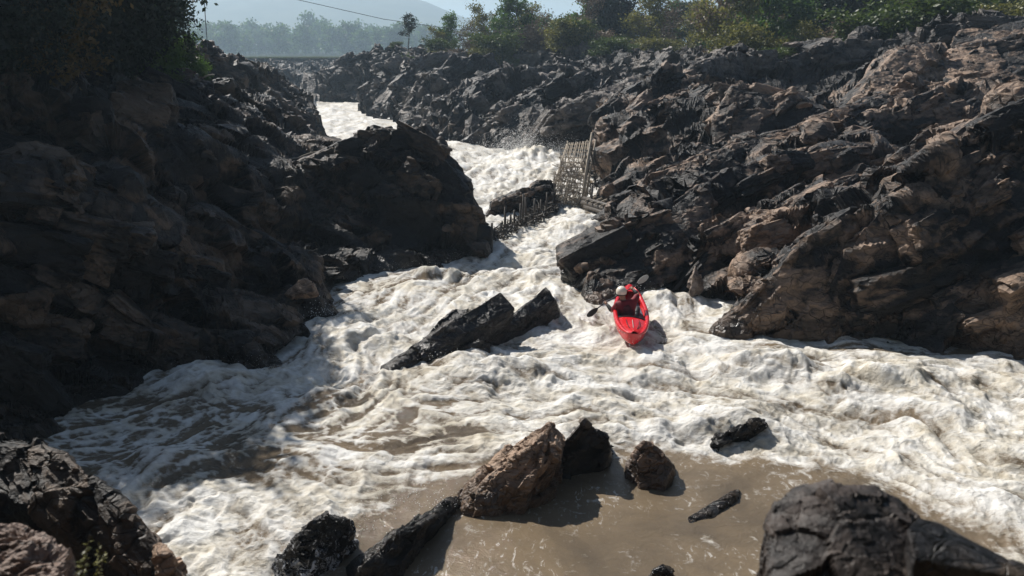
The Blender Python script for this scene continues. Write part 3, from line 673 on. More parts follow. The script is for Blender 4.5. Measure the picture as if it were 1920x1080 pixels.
M_SPL = rock_mat('splashed_black_rock', (0.012, 0.012, 0.013), (0.02, 0.019, 0.019), (0.06, 0.055, 0.05), 0.66, wet=.2, rough=.3, scale=3, bumpd=.03)
_t = M_SPL.node_tree; _b = _t.nodes['Principled BSDF']; _src = _b.inputs['Base Color'].links[0].from_socket
_p = N(_t, 'ShaderNodeNewGeometry').outputs['Position']; _sx = N(_t, 'ShaderNodeSeparateXYZ'); _t.links.new(_p, _sx.inputs[0])
_k = math_(_t, 'SUBTRACT', noise(_t, _p, 7, 8, .8, 1.2), math_(_t, 'MULTIPLY', _sx.outputs[2], .16))
_r = ramp(_t, _k, [(.50, (0, 0, 0)), (.54, (1, 1, 1))]); _t.links.new(mixc(_t, _r.outputs[0], _src, (.6, .62, .65)), _b.inputs['Base Color'])
rock('boulder', 'black boulder streaked with running water at the bottom edge of the rapid', 'rock',
     [img((520,1085,-.05),(560,1100,-.05),(640,1045,-.05),(662,1030,-.05),(545,1015,.4),(580,978,.7),(615,963,.75),(650,975,.6),(662,1000,.3), back=.5, drop=.4)], M_SPL, .03, 83, .35, .08)
rock('rock_ledge', 'long low wet ledge running out along the left edge of the brown pool', 'rock',
     [img((655,1095,-.1),(760,1060,-.1),(830,985,-.1),(870,940,-.1),(700,1035,.3),(740,1000,.42),(780,992,.4),(800,985,.22),(840,950,.1), back=.35, drop=.25),
      img((640,1120,-.1),(700,1120,-.1),(680,1060,.32),(740,1002,.45),(780,1010,.3), back=.2, drop=.2)], M_DARK, .035, 97, .4, .07, (1, 1, .3))
rock('boulder', 'dark rock just breaking the surface of the brown pool', 'rock',
     [img((1265,1015,-.2),(1300,1012,-.2),(1350,965,-.2),(1385,935,-.2),(1290,985,-.10),(1340,955,-.06),(1375,928,.0),(1386,930,-.06), back=.2, drop=.1)], M_DARK, .04, 101, .3, .03)
rock('boulder', 'dark rock tip cut off by the lower edge between pool and near boulder', 'rock',
     [img((1215,1110,-.1),(1265,1110,-.1),(1225,1070,.45),(1243,1060,.5),(1262,1075,.4), back=.3, drop=.2)], M_DARK, .03, 107, .3, .04)
def imgd(*pts, back=.4, down=.0, base=None):
    out = []
    for px, py, d in pts:
        x, y, z = atd(px, py, d); out.append((x, y, z)); out.append((x * (1 + back / d), y * (1 + back / d), z - down))
        if base is not None: out += [(x, y - .1, base), (x * (1 + back / d), y + back, base)]
    return out
rock('foreground_boulder', 'large blunt brown boulder close to the camera at the lower right', 'rock',
     [imgd((1428,1040,3.9),(1436,975,3.95),(1452,940,4.0),(1490,912,4.1),(1560,906,4.15),(1640,914,4.15),(1690,935,4.1),(1725,965,4.0),(1740,1000,3.9),(1445,1160,3.35),(1560,960,3.85),(1700,1160,3.3), back=.35, down=.42, base=2.4)], M_NEAR, .022, 113, .28, .035, rub=.8)
rock('foreground_boulder', 'black wedge shaped boulder running down beside the blunt brown boulder', 'rock',
     [imgd((1705,990,3.7),(1722,972,3.8),(1760,978,3.85),(1800,1005,3.8),(1860,1035,3.7),(1930,1068,3.6),(2020,1100,3.5),(1715,1050,3.5), back=.3, down=.35, base=2.4)], M_DARK, .03, 127, .5, .02, rub=.5)
rock('foreground_rock', 'big dark rock wall with a jagged sloping edge at the lower left corner', 'rock',
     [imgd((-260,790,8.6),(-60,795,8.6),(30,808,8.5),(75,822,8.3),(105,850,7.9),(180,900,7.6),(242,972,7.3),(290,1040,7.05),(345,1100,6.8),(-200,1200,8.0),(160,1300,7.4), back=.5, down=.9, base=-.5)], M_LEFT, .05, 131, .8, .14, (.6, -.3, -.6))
rock('foreground_rock', 'lit layered brown rock block in the very corner below the dark wall', 'rock',
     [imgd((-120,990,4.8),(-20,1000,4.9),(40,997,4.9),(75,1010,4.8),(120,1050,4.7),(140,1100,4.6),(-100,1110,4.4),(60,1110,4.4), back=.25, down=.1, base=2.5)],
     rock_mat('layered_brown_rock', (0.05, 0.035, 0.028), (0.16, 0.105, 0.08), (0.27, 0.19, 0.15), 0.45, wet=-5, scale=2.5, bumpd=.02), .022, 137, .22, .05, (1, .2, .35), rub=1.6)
rock('boulder', 'small lit rock block at the foot of the dark sloping wall', 'rock',
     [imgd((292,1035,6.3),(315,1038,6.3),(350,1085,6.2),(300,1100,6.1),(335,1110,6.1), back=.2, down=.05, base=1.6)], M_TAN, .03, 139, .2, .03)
rock('island_rock', 'brown rock islet in the rapid behind the line of stakes', 'rock',
     [img((918,403,-.1),(965,400,-.1),(1030,385,-.1),(922,380,.5),(945,366,.7),(985,366,.65),(1030,350,1.0),(1040,362,.7), back=1.4, drop=.4),
      img((985,365,.3),(1040,365,.3),(1010,342,1.1),(1028,337,1.25),(1040,344,1.0), back=1.0, drop=.4)], M_RIGHT, .09, 149, .7, .16)
for a in (('small dark boulder at the waterline of the far bend, upper of two', [ball(583, 231, .2, .75, .7, .55, seed=1)], M_DARK),
          ('small dark boulder beside the promontory top, lower of two in the bend', [ball(597, 264, .3, .7, .7, .65, seed=2)], M_DARK),
          ('low dark rock spit awash under the far grey bank', [img((672,208,-.1),(706,210,-.1),(700,196,.7),(690,202,.4), back=2, drop=.4)], M_DARK),
          ('pale upright block at the water edge in the notch of the right bank', [ball(1305, 533, .45, .28, .3, .55, seed=3)], M_PALE),
          ('small pale stone lying above the rusty boulder', [ball(1350, 524, .5, .26, .2, .10, seed=4)], M_PALE),
          ('rounded rusty orange boulder at the water edge', [ball(1378, 549, .1, .55, .35, .26, seed=5)], M_RUST),
          ('small grey stone right of the rusty orange boulder', [ball(1407, 531, .5, .13, .15, .17, seed=6)], M_PALE),
          ('pointed grey boulder lodged in the notch above the rusty boulder', [ball(1420, 500, .9, .35, .3, .42, seed=7)], M_RIGHT),
          ('flat grey boulder wedged high in the notch of the right bank', [ball(1466, 474, 1.3, .42, .35, .22, seed=8)], M_PALE),
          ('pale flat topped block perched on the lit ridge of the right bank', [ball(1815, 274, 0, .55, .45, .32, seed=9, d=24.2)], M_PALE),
          ('brown cube shaped block beside the pale perched block', [ball(1762, 305, 0, .3, .3, .3, seed=10, d=24)], M_RIGHT),
          ('orange block on the edge of the dark overhang', [ball(1505, 198, 0, .5, .4, .24, seed=11, d=40)], M_TAN),
          ('whitish stone in the gully below the tall fin of rock', [ball(1606, 203, 0, .5, .4, .3, seed=12, d=42)], M_PALE),
          ('long pale slab lying on top of the right bank', [ball(1492, 84, 0, 1.1, .8, .28, seed=13, d=60)], M_PALE),
          ('white stone on the shaded left bank below the shrubs', [ball(284, 147, 0, .22, .2, .13, seed=14, d=33)], M_PALE),
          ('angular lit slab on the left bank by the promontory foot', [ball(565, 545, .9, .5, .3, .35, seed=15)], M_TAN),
          ):
    rock('boulder', a[0], 'rock', a[1], a[2], .07, 200 + len(a[0]), .4, .06)

# ------------------------------------------------------------------ tubes for poles, twigs, limbs
def tube(pts, rad, n=6):
    pts = np.asarray(pts, float); m = len(pts); rad = np.broadcast_to(np.asarray(rad, float), (m,)) if np.ndim(rad) else np.full(m, rad)
    T = np.gradient(pts, axis=0); T /= np.linalg.norm(T, axis=1, keepdims=True) + 1e-9
    up = np.array([0, 0, 1.0]) if abs(T[0][2]) < .9 else np.array([1.0, 0, 0])
    A = np.cross(T, up); A /= np.linalg.norm(A, axis=1, keepdims=True) + 1e-9; B = np.cross(T, A)
    an = np.arange(n) / n * 2 * math.pi
    V = pts[:, None] + rad[:, None, None] * (np.cos(an)[None, :, None] * A[:, None] + np.sin(an)[None, :, None] * B[:, None])
    V = np.vstack([V.reshape(-1, 3), pts[:1], pts[-1:]])
    F = []
    for i in range(m - 1):
        for j in range(n): F.append((i * n + j, i * n + (j + 1) % n, (i + 1) * n + (j + 1) % n, (i + 1) * n + j))
    Tt = [(m * n, (j + 1) % n, j) for j in range(n)] + [(m * n + 1, (m - 1) * n + j, (m - 1) * n + (j + 1) % n) for j in range(n)]
    return V, np.array(F), np.array(Tt)
class MB:
    def __init__(s): s.V = []; s.Q = []; s.T = []; s.n = 0
    def add(s, V, Q, T=()):
        s.V.append(np.asarray(V, float))
        if len(Q): s.Q.append(np.asarray(Q) + s.n)
        if len(T): s.T.append(np.asarray(T) + s.n)
        s.n += len(V); return s
    def tube(s, pts, rad, n=6): return s.add(*tube(pts, rad, n))
    def build(s, name, mat, parent=None, smooth=False, loc=None, attrs=None):
        F = ([np.vstack(s.Q)] if s.Q else []) + ([np.vstack(s.T)] if s.T else [])
        return mesh_np(name, np.vstack(s.V), F, mat, parent, smooth, attrs, loc)

# ------------------------------------------------------------------ trees and shrubs
def leaf_mat(name, a, b_, trans=.4):
    m, t, b = new_mat(name); t.nodes.remove(b)
    tn = attr(t, 'tone'); oi = N(t, 'ShaderNodeObjectInfo')
    k = math_(t, 'ADD', math_(t, 'MULTIPLY', tn, .75), math_(t, 'MULTIPLY', oi.outputs['Random'], .25))
    c = ramp(t, k, [(0.05, a), (.95, b_)])
    d = N(t, 'ShaderNodeBsdfDiffuse'); tr = N(t, 'ShaderNodeBsdfTranslucent'); gl = N(t, 'ShaderNodeBsdfGlossy'); gl.inputs['Roughness'].default_value = .5
    for x in (d, tr): t.links.new(c.outputs[0], x.inputs['Color'])
    mx = N(t, 'ShaderNodeMixShader'); mx.inputs[0].default_value = trans; t.links.new(d.outputs[0], mx.inputs[1]); t.links.new(tr.outputs[0], mx.inputs[2])
    m2 = N(t, 'ShaderNodeMixShader'); m2.inputs[0].default_value = .04; t.links.new(mx.outputs[0], m2.inputs[1]); t.links.new(gl.outputs[0], m2.inputs[2])
    t.links.new(m2.outputs[0], t.nodes['Material Output'].inputs['Surface'])
    return m
M_BARK = plain('bark', (.09, .075, .06), .9, .35, 5); M_BARKP = plain('pale_bark', (.20, .17, .14), .9, .3, 5)
LEAF = {'green': leaf_mat('green_leaves', (.018, .046, .009), (.12, .21, .032), .5), 'olive': leaf_mat('olive_leaves', (.045, .055, .012), (.26, .245, .06)),
        'dry': leaf_mat('dry_leaves', (.06, .043, .030), (.24, .175, .115), .3), 'dark': leaf_mat('dark_leaves', (.006, .013, .008), (.022, .038, .016), .25),
        'bush': leaf_mat('bush_leaves', (.02, .05, .010), (.11, .19, .03), .5), 'bright': leaf_mat('bright_leaves', (.03, .05, .010), (.09, .13, .025), .4), 'yellow': leaf_mat('yellow_brown_leaves', (.05, .035, .012), (.20, .13, .035), .4)}
def grow(seed, H, spread, first=.25, nb=12, leafn=60, leaf=.2, clump=.6, sub=3, trunk_r=None, lean=.08, stems=1):
    """(wood MB, leaf vertices, leaf tones)"""
    r = random.Random(seed); g = np.random.default_rng(seed); wood = MB(); LV = []; LT = []
    for st in range(stems):
        ang0 = r.uniform(0, 6.28); tilt = (r.uniform(.1, .45) if stems > 1 else lean)
        base = np.array([r.uniform(-.1, .1) * stems * .4, r.uniform(-.1, .1) * stems * .4, -.3]); pts = [base]; n = 7
        for i in range(1, n + 1):
            t = i / n
            pts.append(base + np.array([math.cos(ang0) * tilt * H * t + r.gauss(0, .03) * H * .4, math.sin(ang0) * tilt * H * t + r.gauss(0, .03) * H * .4, H * .9 * t + .3 * (t > 0)]))
        pts = np.array(pts); r0 = trunk_r or H * .018
        wood.tube(pts, np.linspace(r0, r0 * .15, n + 1), 6)
        for b in range(nb):
            t = first + (1 - first) * (b + r.random()) / nb; k = t * n; i = min(int(k), n - 1); p0 = pts[i] + (pts[i + 1] - pts[i]) * (k - i)
            a = r.uniform(0, 6.28); ln = spread * (1.05 - .55 * abs(t - .45) * 1.6) * r.uniform(.6, 1.1)
            d = np.array([math.cos(a), math.sin(a), r.uniform(.15, .8)]); d /= np.linalg.norm(d)
            p1 = p0 + d * ln * .55 + np.array([0, 0, .05 * ln]); p2 = p0 + d * ln + np.array([r.gauss(0, .1), r.gauss(0, .1), r.gauss(.1, .12)]) * ln
            wood.tube([p0, p1, p2], [r0 * .4 * (1.1 - t * .7), r0 * .22, r0 * .06], 4)
            ends = [p2, p1 * .4 + p2 * .6]
            for s_ in range(sub):
                d2 = np.array([r.gauss(0, 1), r.gauss(0, 1), r.gauss(.4, .7)]); d2 /= np.linalg.norm(d2)
                q0 = p0 + (p2 - p0) * r.uniform(.35, .95); q1 = q0 + d2 * ln * r.uniform(.25, .5); ends.append(q1)
                wood.tube([q0, (q0 + q1) / 2 + d2 * .03, q1], [r0 * .14, r0 * .09, r0 * .03], 3)
            for e in ends:
                m = int(leafn * r.uniform(.4, 1.3)); 
                if m < 1: continue
                c = e + g.normal(0, 1, (m, 3)) * clump * np.array([1, 1, .65]) * r.uniform(.5, 1.1)
                u = g.normal(0, 1, (m, 3)); u /= np.linalg.norm(u, axis=1, keepdims=True); v = np.cross(u, g.normal(0, 1, (m, 3))); v /= np.linalg.norm(v, axis=1, keepdims=True)
                sz = leaf * g.uniform(.6, 1.3, (m, 1)); sy = sz * .55
                LV.append(np.stack([c - u * sz, c - v * sy, c + u * sz, c + v * sy], 1).reshape(-1, 3))
                LT.append(np.repeat(np.clip(r.random() * .7 + g.normal(0, .12, m) + .15, 0, 1), 4))
    return wood, (np.vstack(LV) if LV else np.zeros((0, 3))), (np.concatenate(LT) if LT else np.zeros(0))
def plant_proto(name, seed, kind, bark, **kw):
    wood, LV, LT = grow(seed, **kw)
    root = thing(name, '', 'tree')
    wood.build('trunk' if 'tree' in name else 'stems', bark, root, smooth=True)
    if len(LV): mesh_np('crown' if 'tree' in name else 'foliage', LV, np.arange(len(LV)).reshape(-1, 4), LEAF[kind], root, attrs={'tone': LT})
    root['used'] = 0; root['h'] = kw['H']
    return root
def dup(root, **kw):
    c = root.copy(); COL.objects.link(c)
    for ch in root.children:
        d = ch.copy(); COL.objects.link(d); d.parent = c
    return c
def plant(proto, loc, h, rz, label, cat, group=None, wide=1.0):
    o = proto if not proto['used'] else dup(proto)
    proto['used'] = 1; s = h / proto['h']
    o.location = loc; o.scale = (s * wide, s * wide, s); o.rotation_euler = (0, 0, rz)
    return tag(o, label, cat, group)
T_GREEN = [plant_proto('leafy_tree', 301 + i, 'green', M_BARK, H=9, spread=3.0, nb=14, leafn=80, leaf=.17, clump=.55, first=.22) for i in range(2)]
T_OLIVE = [plant_proto('olive_tree', 311 + i, 'olive', M_BARKP, H=9, spread=2.7, nb=15, leafn=55, leaf=.16, clump=.6, first=.18) for i in range(2)]
T_DRY = [plant_proto('dry_tree', 321 + i, 'dry', M_BARKP, H=9, spread=2.6, nb=18, leafn=16, leaf=.13, clump=.5, first=.15, sub=6) for i in range(2)]
T_DARK = [plant_proto('dark_tree', 331, 'dark', M_BARK, H=10, spread=2.6, nb=18, leafn=90, leaf=.18, clump=.6, first=.05)]
T_BRUSH = [plant_proto('shrub', 341, 'olive', M_BARK, H=3, spread=1.5, nb=8, leafn=50, leaf=.10, clump=.32, first=.1, stems=4, sub=2),
           plant_proto('shrub', 342, 'bright', M_BARK, H=3, spread=1.4, nb=8, leafn=55, leaf=.10, clump=.32, first=.1, stems=4, sub=2),
           plant_proto('shrub', 343, 'dry', M_BARKP, H=3, spread=1.5, nb=8, leafn=22, leaf=.09, clump=.3, first=.1, stems=4, sub=4)]
T_LONE = plant_proto('lone_tree', 351, 'dark', M_BARK, H=4.6, spread=1.3, nb=10, leafn=34, leaf=.12, clump=.3, first=.45)
x, y, z = atd(766, 96, 114); plant(T_LONE, (x, y, z), 4.7, .3, 'small lone dark tree with a bare stem on the rocks apart from the wood', 'tree')
# what stands along the top of the far and right bank: (kind, px of the foot, distance, height, width)
rt = random.Random(5); rows = []
def add(kind, px, d, h, wd=1.0): rows.append((kind, px, d, h, wd))
for px, kind, h in ((815,'olive',4.6),(842,'green',6.0),(868,'dry',4.8),(895,'dry',7.5),(912,'olive',8.2),(935,'dry',6.6),(958,'green',8.2),(985,'dry',7.0),(1005,'olive',8.6),(1030,'dry',7.6),(1062,'green',6.6),(1090,'dry',9),
                    (1110,'green',10),(1140,'dark',11),(1152,'dark',12),(1180,'dry',9.5),(1205,'olive',9),(1232,'dry',9.5),(1262,'dry',7),(1290,'olive',8),(1320,'olive',9)):
    add(kind, px, rt.uniform(108, 124), h)
for px in range(1330, 2150, 27):
    kind = rt.choice(['olive', 'dry', 'green', 'olive', 'dry', 'green'])
    if 1540 < px < 1630: kind = 'dark'
    add(kind, px + rt.uniform(-8, 8), rt.uniform(78, 90), rt.uniform(7.5, 10))
for px in range(880, 1340, 38): add(rt.choice(['olive', 'dry', 'green']), px + rt.uniform(-10, 10), rt.uniform(126, 134), rt.uniform(7.5, 10) if px > 990 else rt.uniform(5.5, 7.5))
for px in range(930, 2150, 42): add(rt.choice(['green', 'dark', 'green', 'olive']), px + rt.uniform(-10, 10), rt.uniform(122, 138) if px < 1330 else rt.uniform(92, 104), rt.uniform(8, 10.5) if px > 1080 else rt.uniform(6, 7.5))
for px in range(1350, 2100, 48): add(rt.choice(['b_olive', 'b_dry', 'b_dry', 'olive']), px + rt.uniform(-12, 12), rt.uniform(68, 75), rt.uniform(2.6, 4.2), 1.2)
for px in range(800, 1340, 26): add(rt.choice(['b_olive', 'b_dry', 'b_olive', 'b_dry', 'b_bright']), px + rt.uniform(-8, 8), rt.uniform(100, 107), rt.uniform(2.0, 3.6), 1.3)
for px, d, h in ((1130, 96, 2.6), (1165, 97, 2.4), (1440, 61, 1.6), (1645, 66, 4), (1690, 66, 4.4), (835, 108, 2.4), (740, 116, 1.0)): add('b_bright', px, d, h, 1.5)
KN = {'green': (T_GREEN, 'leafy green tree', 'tree'), 'olive': (T_OLIVE, 'olive green tree', 'tree'), 'dry': (T_DRY, 'sparse dry brown tree', 'tree'), 'dark': (T_DARK, 'dense blackish green tree', 'tree'),
      'b_olive': (T_BRUSH[0:1], 'olive shrub', 'shrub'), 'b_bright': (T_BRUSH[1:2], 'bright green shrub', 'shrub'), 'b_dry': (T_BRUSH[2:3], 'dry brown shrub', 'shrub')}
ORD = ['first', 'second', 'third', 'fourth', 'fifth', 'sixth', 'seventh', 'eighth', 'ninth', 'tenth', 'eleventh', 'twelfth', 'thirteenth', 'fourteenth', 'fifteenth', 'sixteenth', 'seventeenth', 'eighteenth', 'nineteenth', 'twentieth']
ORD += ['twenty-' + o for o in ORD[:9]] + ['thirtieth'] + ['thirty-' + o for o in ORD[:9]]
rows.sort(key=lambda r_: r_[1]); cnt = {}
for kind, px, d, h, wd in rows:
    ps, words, cat = KN[kind]; x, y, _ = atd(px, 90, d)
    z = ground_z(x, y) if math.degrees(math.atan2(x, y)) < 50 else 7
    row = 'front' if (d < 92 if px > 1330 else d < 121) else 'back'
    n = cnt[(kind, row)] = cnt.get((kind, row), -1) + 1
    plant(ps[n % len(ps)], (x, y, z - .1), h * rt.uniform(1.05, 1.2), rt.uniform(0, 6.28),
          '%s %s from the left in the %s row of the far wood' % (ORD[n], words, row), cat, words + 's of the far-bank wood', wd)

# left bank: shrubs that crown it and dark trees above
L_SH = [plant_proto('leafy_shrub', 361, 'bush', M_BARK, H=2.6, spread=1.2, nb=9, leafn=90, leaf=.07, clump=.24, first=.08, stems=4, sub=3),
        plant_proto('leafy_shrub', 362, 'dark', M_BARK, H=2.6, spread=1.2, nb=12, leafn=110, leaf=.05, clump=.22, first=.08, stems=4, sub=4),
        plant_proto('leafy_shrub', 363, 'yellow', M_BARK, H=2.6, spread=1.2, nb=9, leafn=46, leaf=.07, clump=.26, first=.08, stems=4, sub=3)]
lab = ['leafy green shrub from the left on the shaded bank crest', 'blackish shrub or tree from the left on the shaded bank', 'yellow brown shrub from the left high on the shaded bank']
n_l = [0, 0, 0]
for k, px, py, d, h in sorted(((0,352,112,44,1.9),(0,325,105,42,2.3),(0,290,110,39,2.8),(0,262,125,36,3.0),(0,235,120,35,3.6),(0,300,128,36,1.8),(0,205,110,34,4.2),(1,180,125,31,4.2),(1,150,120,30,5.0),(1,255,95,38,4.2),
     (1,225,130,32,2.4),(1,120,120,28,4.6),(1,90,130,26,4.4),(1,60,120,25,4.6),(2,75,100,24,3.4),(2,110,95,25,3.2),(1,30,140,23,3.2),(1,-10,140,22,3.6),(1,-60,140,21,4),(2,20,90,23,2.6),(1,175,80,33,5.6),(1,110,60,30,6.5),(1,40,60,27,6),(1,-40,60,25,6),(1,-110,60,24,6.5),(0,372,112,48,1.3)), key=lambda a: a[1]):
    x, y, z = atd(px, py, d); z = ground_z(x, y) - .1
    plant(L_SH[k], (x, y, z), h, rt.uniform(0, 6.28), '%s %s' % (ORD[n_l[k]], lab[k]), 'shrub', ('green', 'dark', 'yellow brown')[k] + ' shrubs on the left bank', 1.0); n_l[k] += 1
x, y, z = atd(315, 178, 34); T_TUFT = plant_proto('small_bush', 371, 'bright', M_BARK, H=.9, spread=.5, nb=6, leafn=30, leaf=.04, clump=.14, first=.05, stems=5, sub=2)
plant(T_TUFT, (x, y, ground_z(x, y)), .9, 0, 'small bright green tuft alone on the shaded left slope', 'plant')
def weed(px0, py0, d, tips, label):
    root = thing('weed', label, 'plant', atd(px0, py0, d)); b0 = Vector(root.location); mb = MB(); lv = []
    g = random.Random(len(label))
    for tx, ty in tips:
        e = np.array(atd(tx, ty, d)) - np.array(b0); p = [np.zeros(3), e * .5 + np.array([.01, 0, .02]), e]; mb.tube(p, [.005, .004, .002], 4)
        for i in range(26):
            t = g.uniform(.25, 1.0); c = e * t; u = np.array([g.gauss(0, 1), g.gauss(0, 1), g.gauss(0, 1)]); u /= np.linalg.norm(u); v = np.cross(u, (0, .3, 1)); s_ = .016
            lv += [c, c + u * s_ + v * s_ * .5, c + u * s_ * 2.2, c + u * s_ - v * s_ * .5]
    mb.build('stem', M_BARK, root); lv = np.array(lv); mesh_np('leaves', lv, np.arange(len(lv)).reshape(-1, 4), LEAF['olive'], root, attrs={'tone': np.repeat(np.random.default_rng(1).random(len(lv) // 4), 4)})
weed(150, 1100, 4.4, ((168,1003),(160,1030),(150,1050)), 'thin upright weed in front of the dark wall, the taller')
weed(180, 1100, 4.4, ((196,1035),(186,1020)), 'short leaning weed beside the taller weed')
# hazy wood beyond the bend
T_HAZY = [plant_proto('distant_tree', 381 + i, 'green', M_BARK, H=11, spread=4.2, nb=13, leafn=26, leaf=.55, clump=1.1, first=.08, sub=2) for i in range(3)]
nh = 0
for i, px in enumerate(np.linspace(340, 800, 74)):
    hgt = 11 * (0.75 + .35 * math.sin(i * .9) * .4 + rt.uniform(-.15, .2))
    if 575 < px < 600: hgt *= 1.35
    d = rt.uniform(640, 800); x, y, _ = atd(px, 95, d)
    plant(T_HAZY[i % 3], (x, y, 0), (hgt + 1.5) * d / 370, rt.uniform(0, 6.28), 'hazy tree of the distant wood under the mountain', 'tree', 'hazy trees of the distant wood', 1.15 if not 575 < px < 600 else .8)

# ------------------------------------------------------------------ wires, ropes and driftwood
M_WIRE = plain('wire', (.05, .055, .06), .6, .1); M_WOOD = plain('weathered_wood', (.32, .27, .21), .8, .35, 8, .01); M_WOODD = plain('dark_soaked_wood', (.055, .045, .036), .6, .4, 8, .01)
def line_thing(name, label, cat, pts, rad, mat, sag=0, n=16, group=None):
    P0 = [np.array(atd(*p)) for p in pts]; out = []
    for A, B in zip(P0[:-1], P0[1:]):
        for i in range(n):
            t = i / n; out.append(A + (B - A) * t - np.array([0, 0, sag * 4 * t * (1 - t)]))
    out.append(P0[-1]); mb = MB(); mb.tube(out, rad, 5)
    return tag(mb.build(name, mat, loc=out[0], smooth=True), label, cat, group)
line_thing('cable', 'thin overhead cable sagging across the mountain to the wood', 'cable', [(200, -75, 95), (560, 0, 105), (720, 36, 112), (860, 56, 118), (960, 58, 124)], .035, M_WIRE)
line_thing('hanging_rope', 'longer thin rope hanging against the sky above the left bank', 'rope', [(378, -60, 42), (385, 30, 42), (390, 100, 42)], .02, M_WIRE)
line_thing('hanging_rope', 'short faint rope hanging left of the longer one', 'rope', [(358, -60, 44), (362, 14, 44), (366, 52, 44)], .014, M_WIRE)
for lb, pts, r_ in (('long pale driftwood branch lying over the top of the promontory', [(412,292,28.6),(470,300,29),(515,307,29.4),(560,296,30),(600,284,30.4)], .035),
                   ('short pale stick leaning in the shade below the shrubs', [(152,132,29),(180,112,29.4)], .035),
                   ('forked pale stick below the shrubs of the left bank', [(160,175,30),(205,152,30.5),(240,134,31)], .03),
                   ('thin pale stick on the slope near the bend', [(380,146,42),(402,140,42.4)], .04)):
    line_thing('driftwood', lb, 'driftwood', pts, r_, M_WOOD, sag=-.04, n=4)

# ------------------------------------------------------------------ the wooden fish trap
W = lambda px, py, d: np.array(atd(px, py, d))
ft = thing('fish_trap', 'weathered bamboo fish trap ramp rising out of the rapid', 'fish trap', tuple(W(1062, 384, 37.6)))
o3 = np.array(ft.location)
def pole(name, pts, r_, mat, root, base, n=5):
    mb = MB(); mb.tube(np.array(pts) - base, r_, n); return mb.build(name, mat, root, smooth=True)
BL, BR, TL, TR = W(1030, 378, 37.4), W(1091, 388, 37.6), W(1063, 270, 42.5), W(1104, 266, 43)
for nm, A, B, r_ in (('rail', BL, TL, .05), ('rail', BR, TR, .05), ('rail', (BL + BR) / 2, (TL + TR) / 2, .04), ('main_pole', W(1091, 390, 37.5), W(1110, 248, 38.6), .085), ('main_pole', W(1096, 384, 38), W(1117, 262, 38.8), .06),
                     ('post', W(1066, 300, 42), W(1064, 264, 42.4), .05), ('post', W(1104, 300, 42.6), W(1101, 262, 42.9), .05), ('post', W(1052, 340, 39.6), W(1051, 298, 39.8), .04), ('post', W(1040, 368, 38), W(1040, 320, 38.4), .04), ('post', W(1060, 380, 37.6), W(1063, 340, 38), .04)):
    pole(nm, [A, (A + B) / 2 + np.array([rt.uniform(-.05, .05), 0, .03]), B], [r_, r_ * .9, r_ * .6], M_WOOD if nm != 'main_pole' else M_WOOD, ft, o3)
for i in range(13):
    t = i / 12 * .97 + .02; A = BL + (TL - BL) * t; B = BR + (TR - BR) * t; j = [rt.uniform(-.12, .12) for _ in range(4)]
    pole('crossbar', [A + np.array([j[0] - .1, 0, j[1] * .4]), B + np.array([j[2] + .1, 0, j[3] * .4])], .028, M_WOOD, ft, o3, 4)
for i in range(11):
    t = (i + .5) / 11; A = BL + (BR - BL) * t; B = TL + (TR - TL) * (t + rt.uniform(-.04, .04))
    pole('slat', [A + np.array([0, 0, .05]), (A + B) / 2 + np.array([rt.uniform(-.06, .06), 0, rt.uniform(0, .08)]), B + np.array([0, 0, .05])], .02, M_WOOD, ft, o3, 4)
mb = MB()
for i in range(260):
    s_, t = rt.random(), rt.random() ** 1.5 * .62; c = (BL + (BR - BL) * s_) * (1 - t) + (TL + (TR - TL) * s_) * t - o3 + np.array([0, 0, rt.uniform(0, .4)])
    d_ = np.array([rt.gauss(0, 1), rt.gauss(0, .6), rt.gauss(0, 1)]); d_ /= np.linalg.norm(d_); L_ = rt.uniform(.12, .5)
    mb.tube([c - d_ * L_, c + d_ * L_ + np.array([0, 0, rt.uniform(-.05, .05)])], [rt.uniform(.012, .03), .01], 4)
tag(mb.build('brushwood', M_WOOD, ft), kind='stuff')
mb = MB()
for i in range(46):
    c = W(rt.uniform(1098, 1118), 0, 38.4) * 0 + W(rt.uniform(1097, 1118), rt.uniform(285, 372), 38.5) - o3
    d_ = np.array([rt.gauss(0, .6), rt.gauss(0, .4), rt.gauss(0, 1)]); d_ /= np.linalg.norm(d_); mb.tube([c - d_ * .3, c + d_ * .3], .022, 4)
tag(mb.build('wattle', M_WOODD, ft), kind='stuff')
sw = thing('stake_weir', 'ragged weir of black stakes and brush running from the trap to the promontory', 'weir', tuple(W(975, 425, 32.5)))
o3 = np.array(sw.location); A, B = W(918, 446, 30.4), W(1040, 376, 37.2); A[2] = B[2] = 0
for i, (t, h) in enumerate(((.03,.7),(.14,.55),(.2,1.1),(.27,.7),(.33,.8),(.42,.95),(.46,1.3),(.52,1.1),(.63,.9),(.75,.7),(.86,.9),(.95,.8))):
    p = A + (B - A) * t; pole('stake', [p + np.array([0, 0, -.4]), p + np.array([rt.uniform(-.08, .08), 0, h])], [.06, .045], M_WOODD, sw, o3, 5)
mb = MB()
for i in range(420):
    t = rt.random(); p = A + (B - A) * t + np.array([rt.gauss(0, .14), rt.gauss(0, .2), rt.uniform(-.1, .42) * (.55 + .5 * t)]) - o3; d_ = np.array([rt.gauss(.8, 1), rt.gauss(.3, .8), rt.gauss(0, .7)]); d_ /= np.linalg.norm(d_); L_ = rt.uniform(.1, .42)
    mb.tube([p - d_ * L_, p + d_ * L_], [rt.uniform(.015, .04), .012], 4)
tag(mb.build('brushwood', M_WOODD, sw), kind='stuff')
pf = thing('log_walkway', 'low walkway of dark logs with pale boards from the trap pole to the right bank', 'walkway', tuple(W(1145, 400, 36.2)))
o3 = np.array(pf.location)
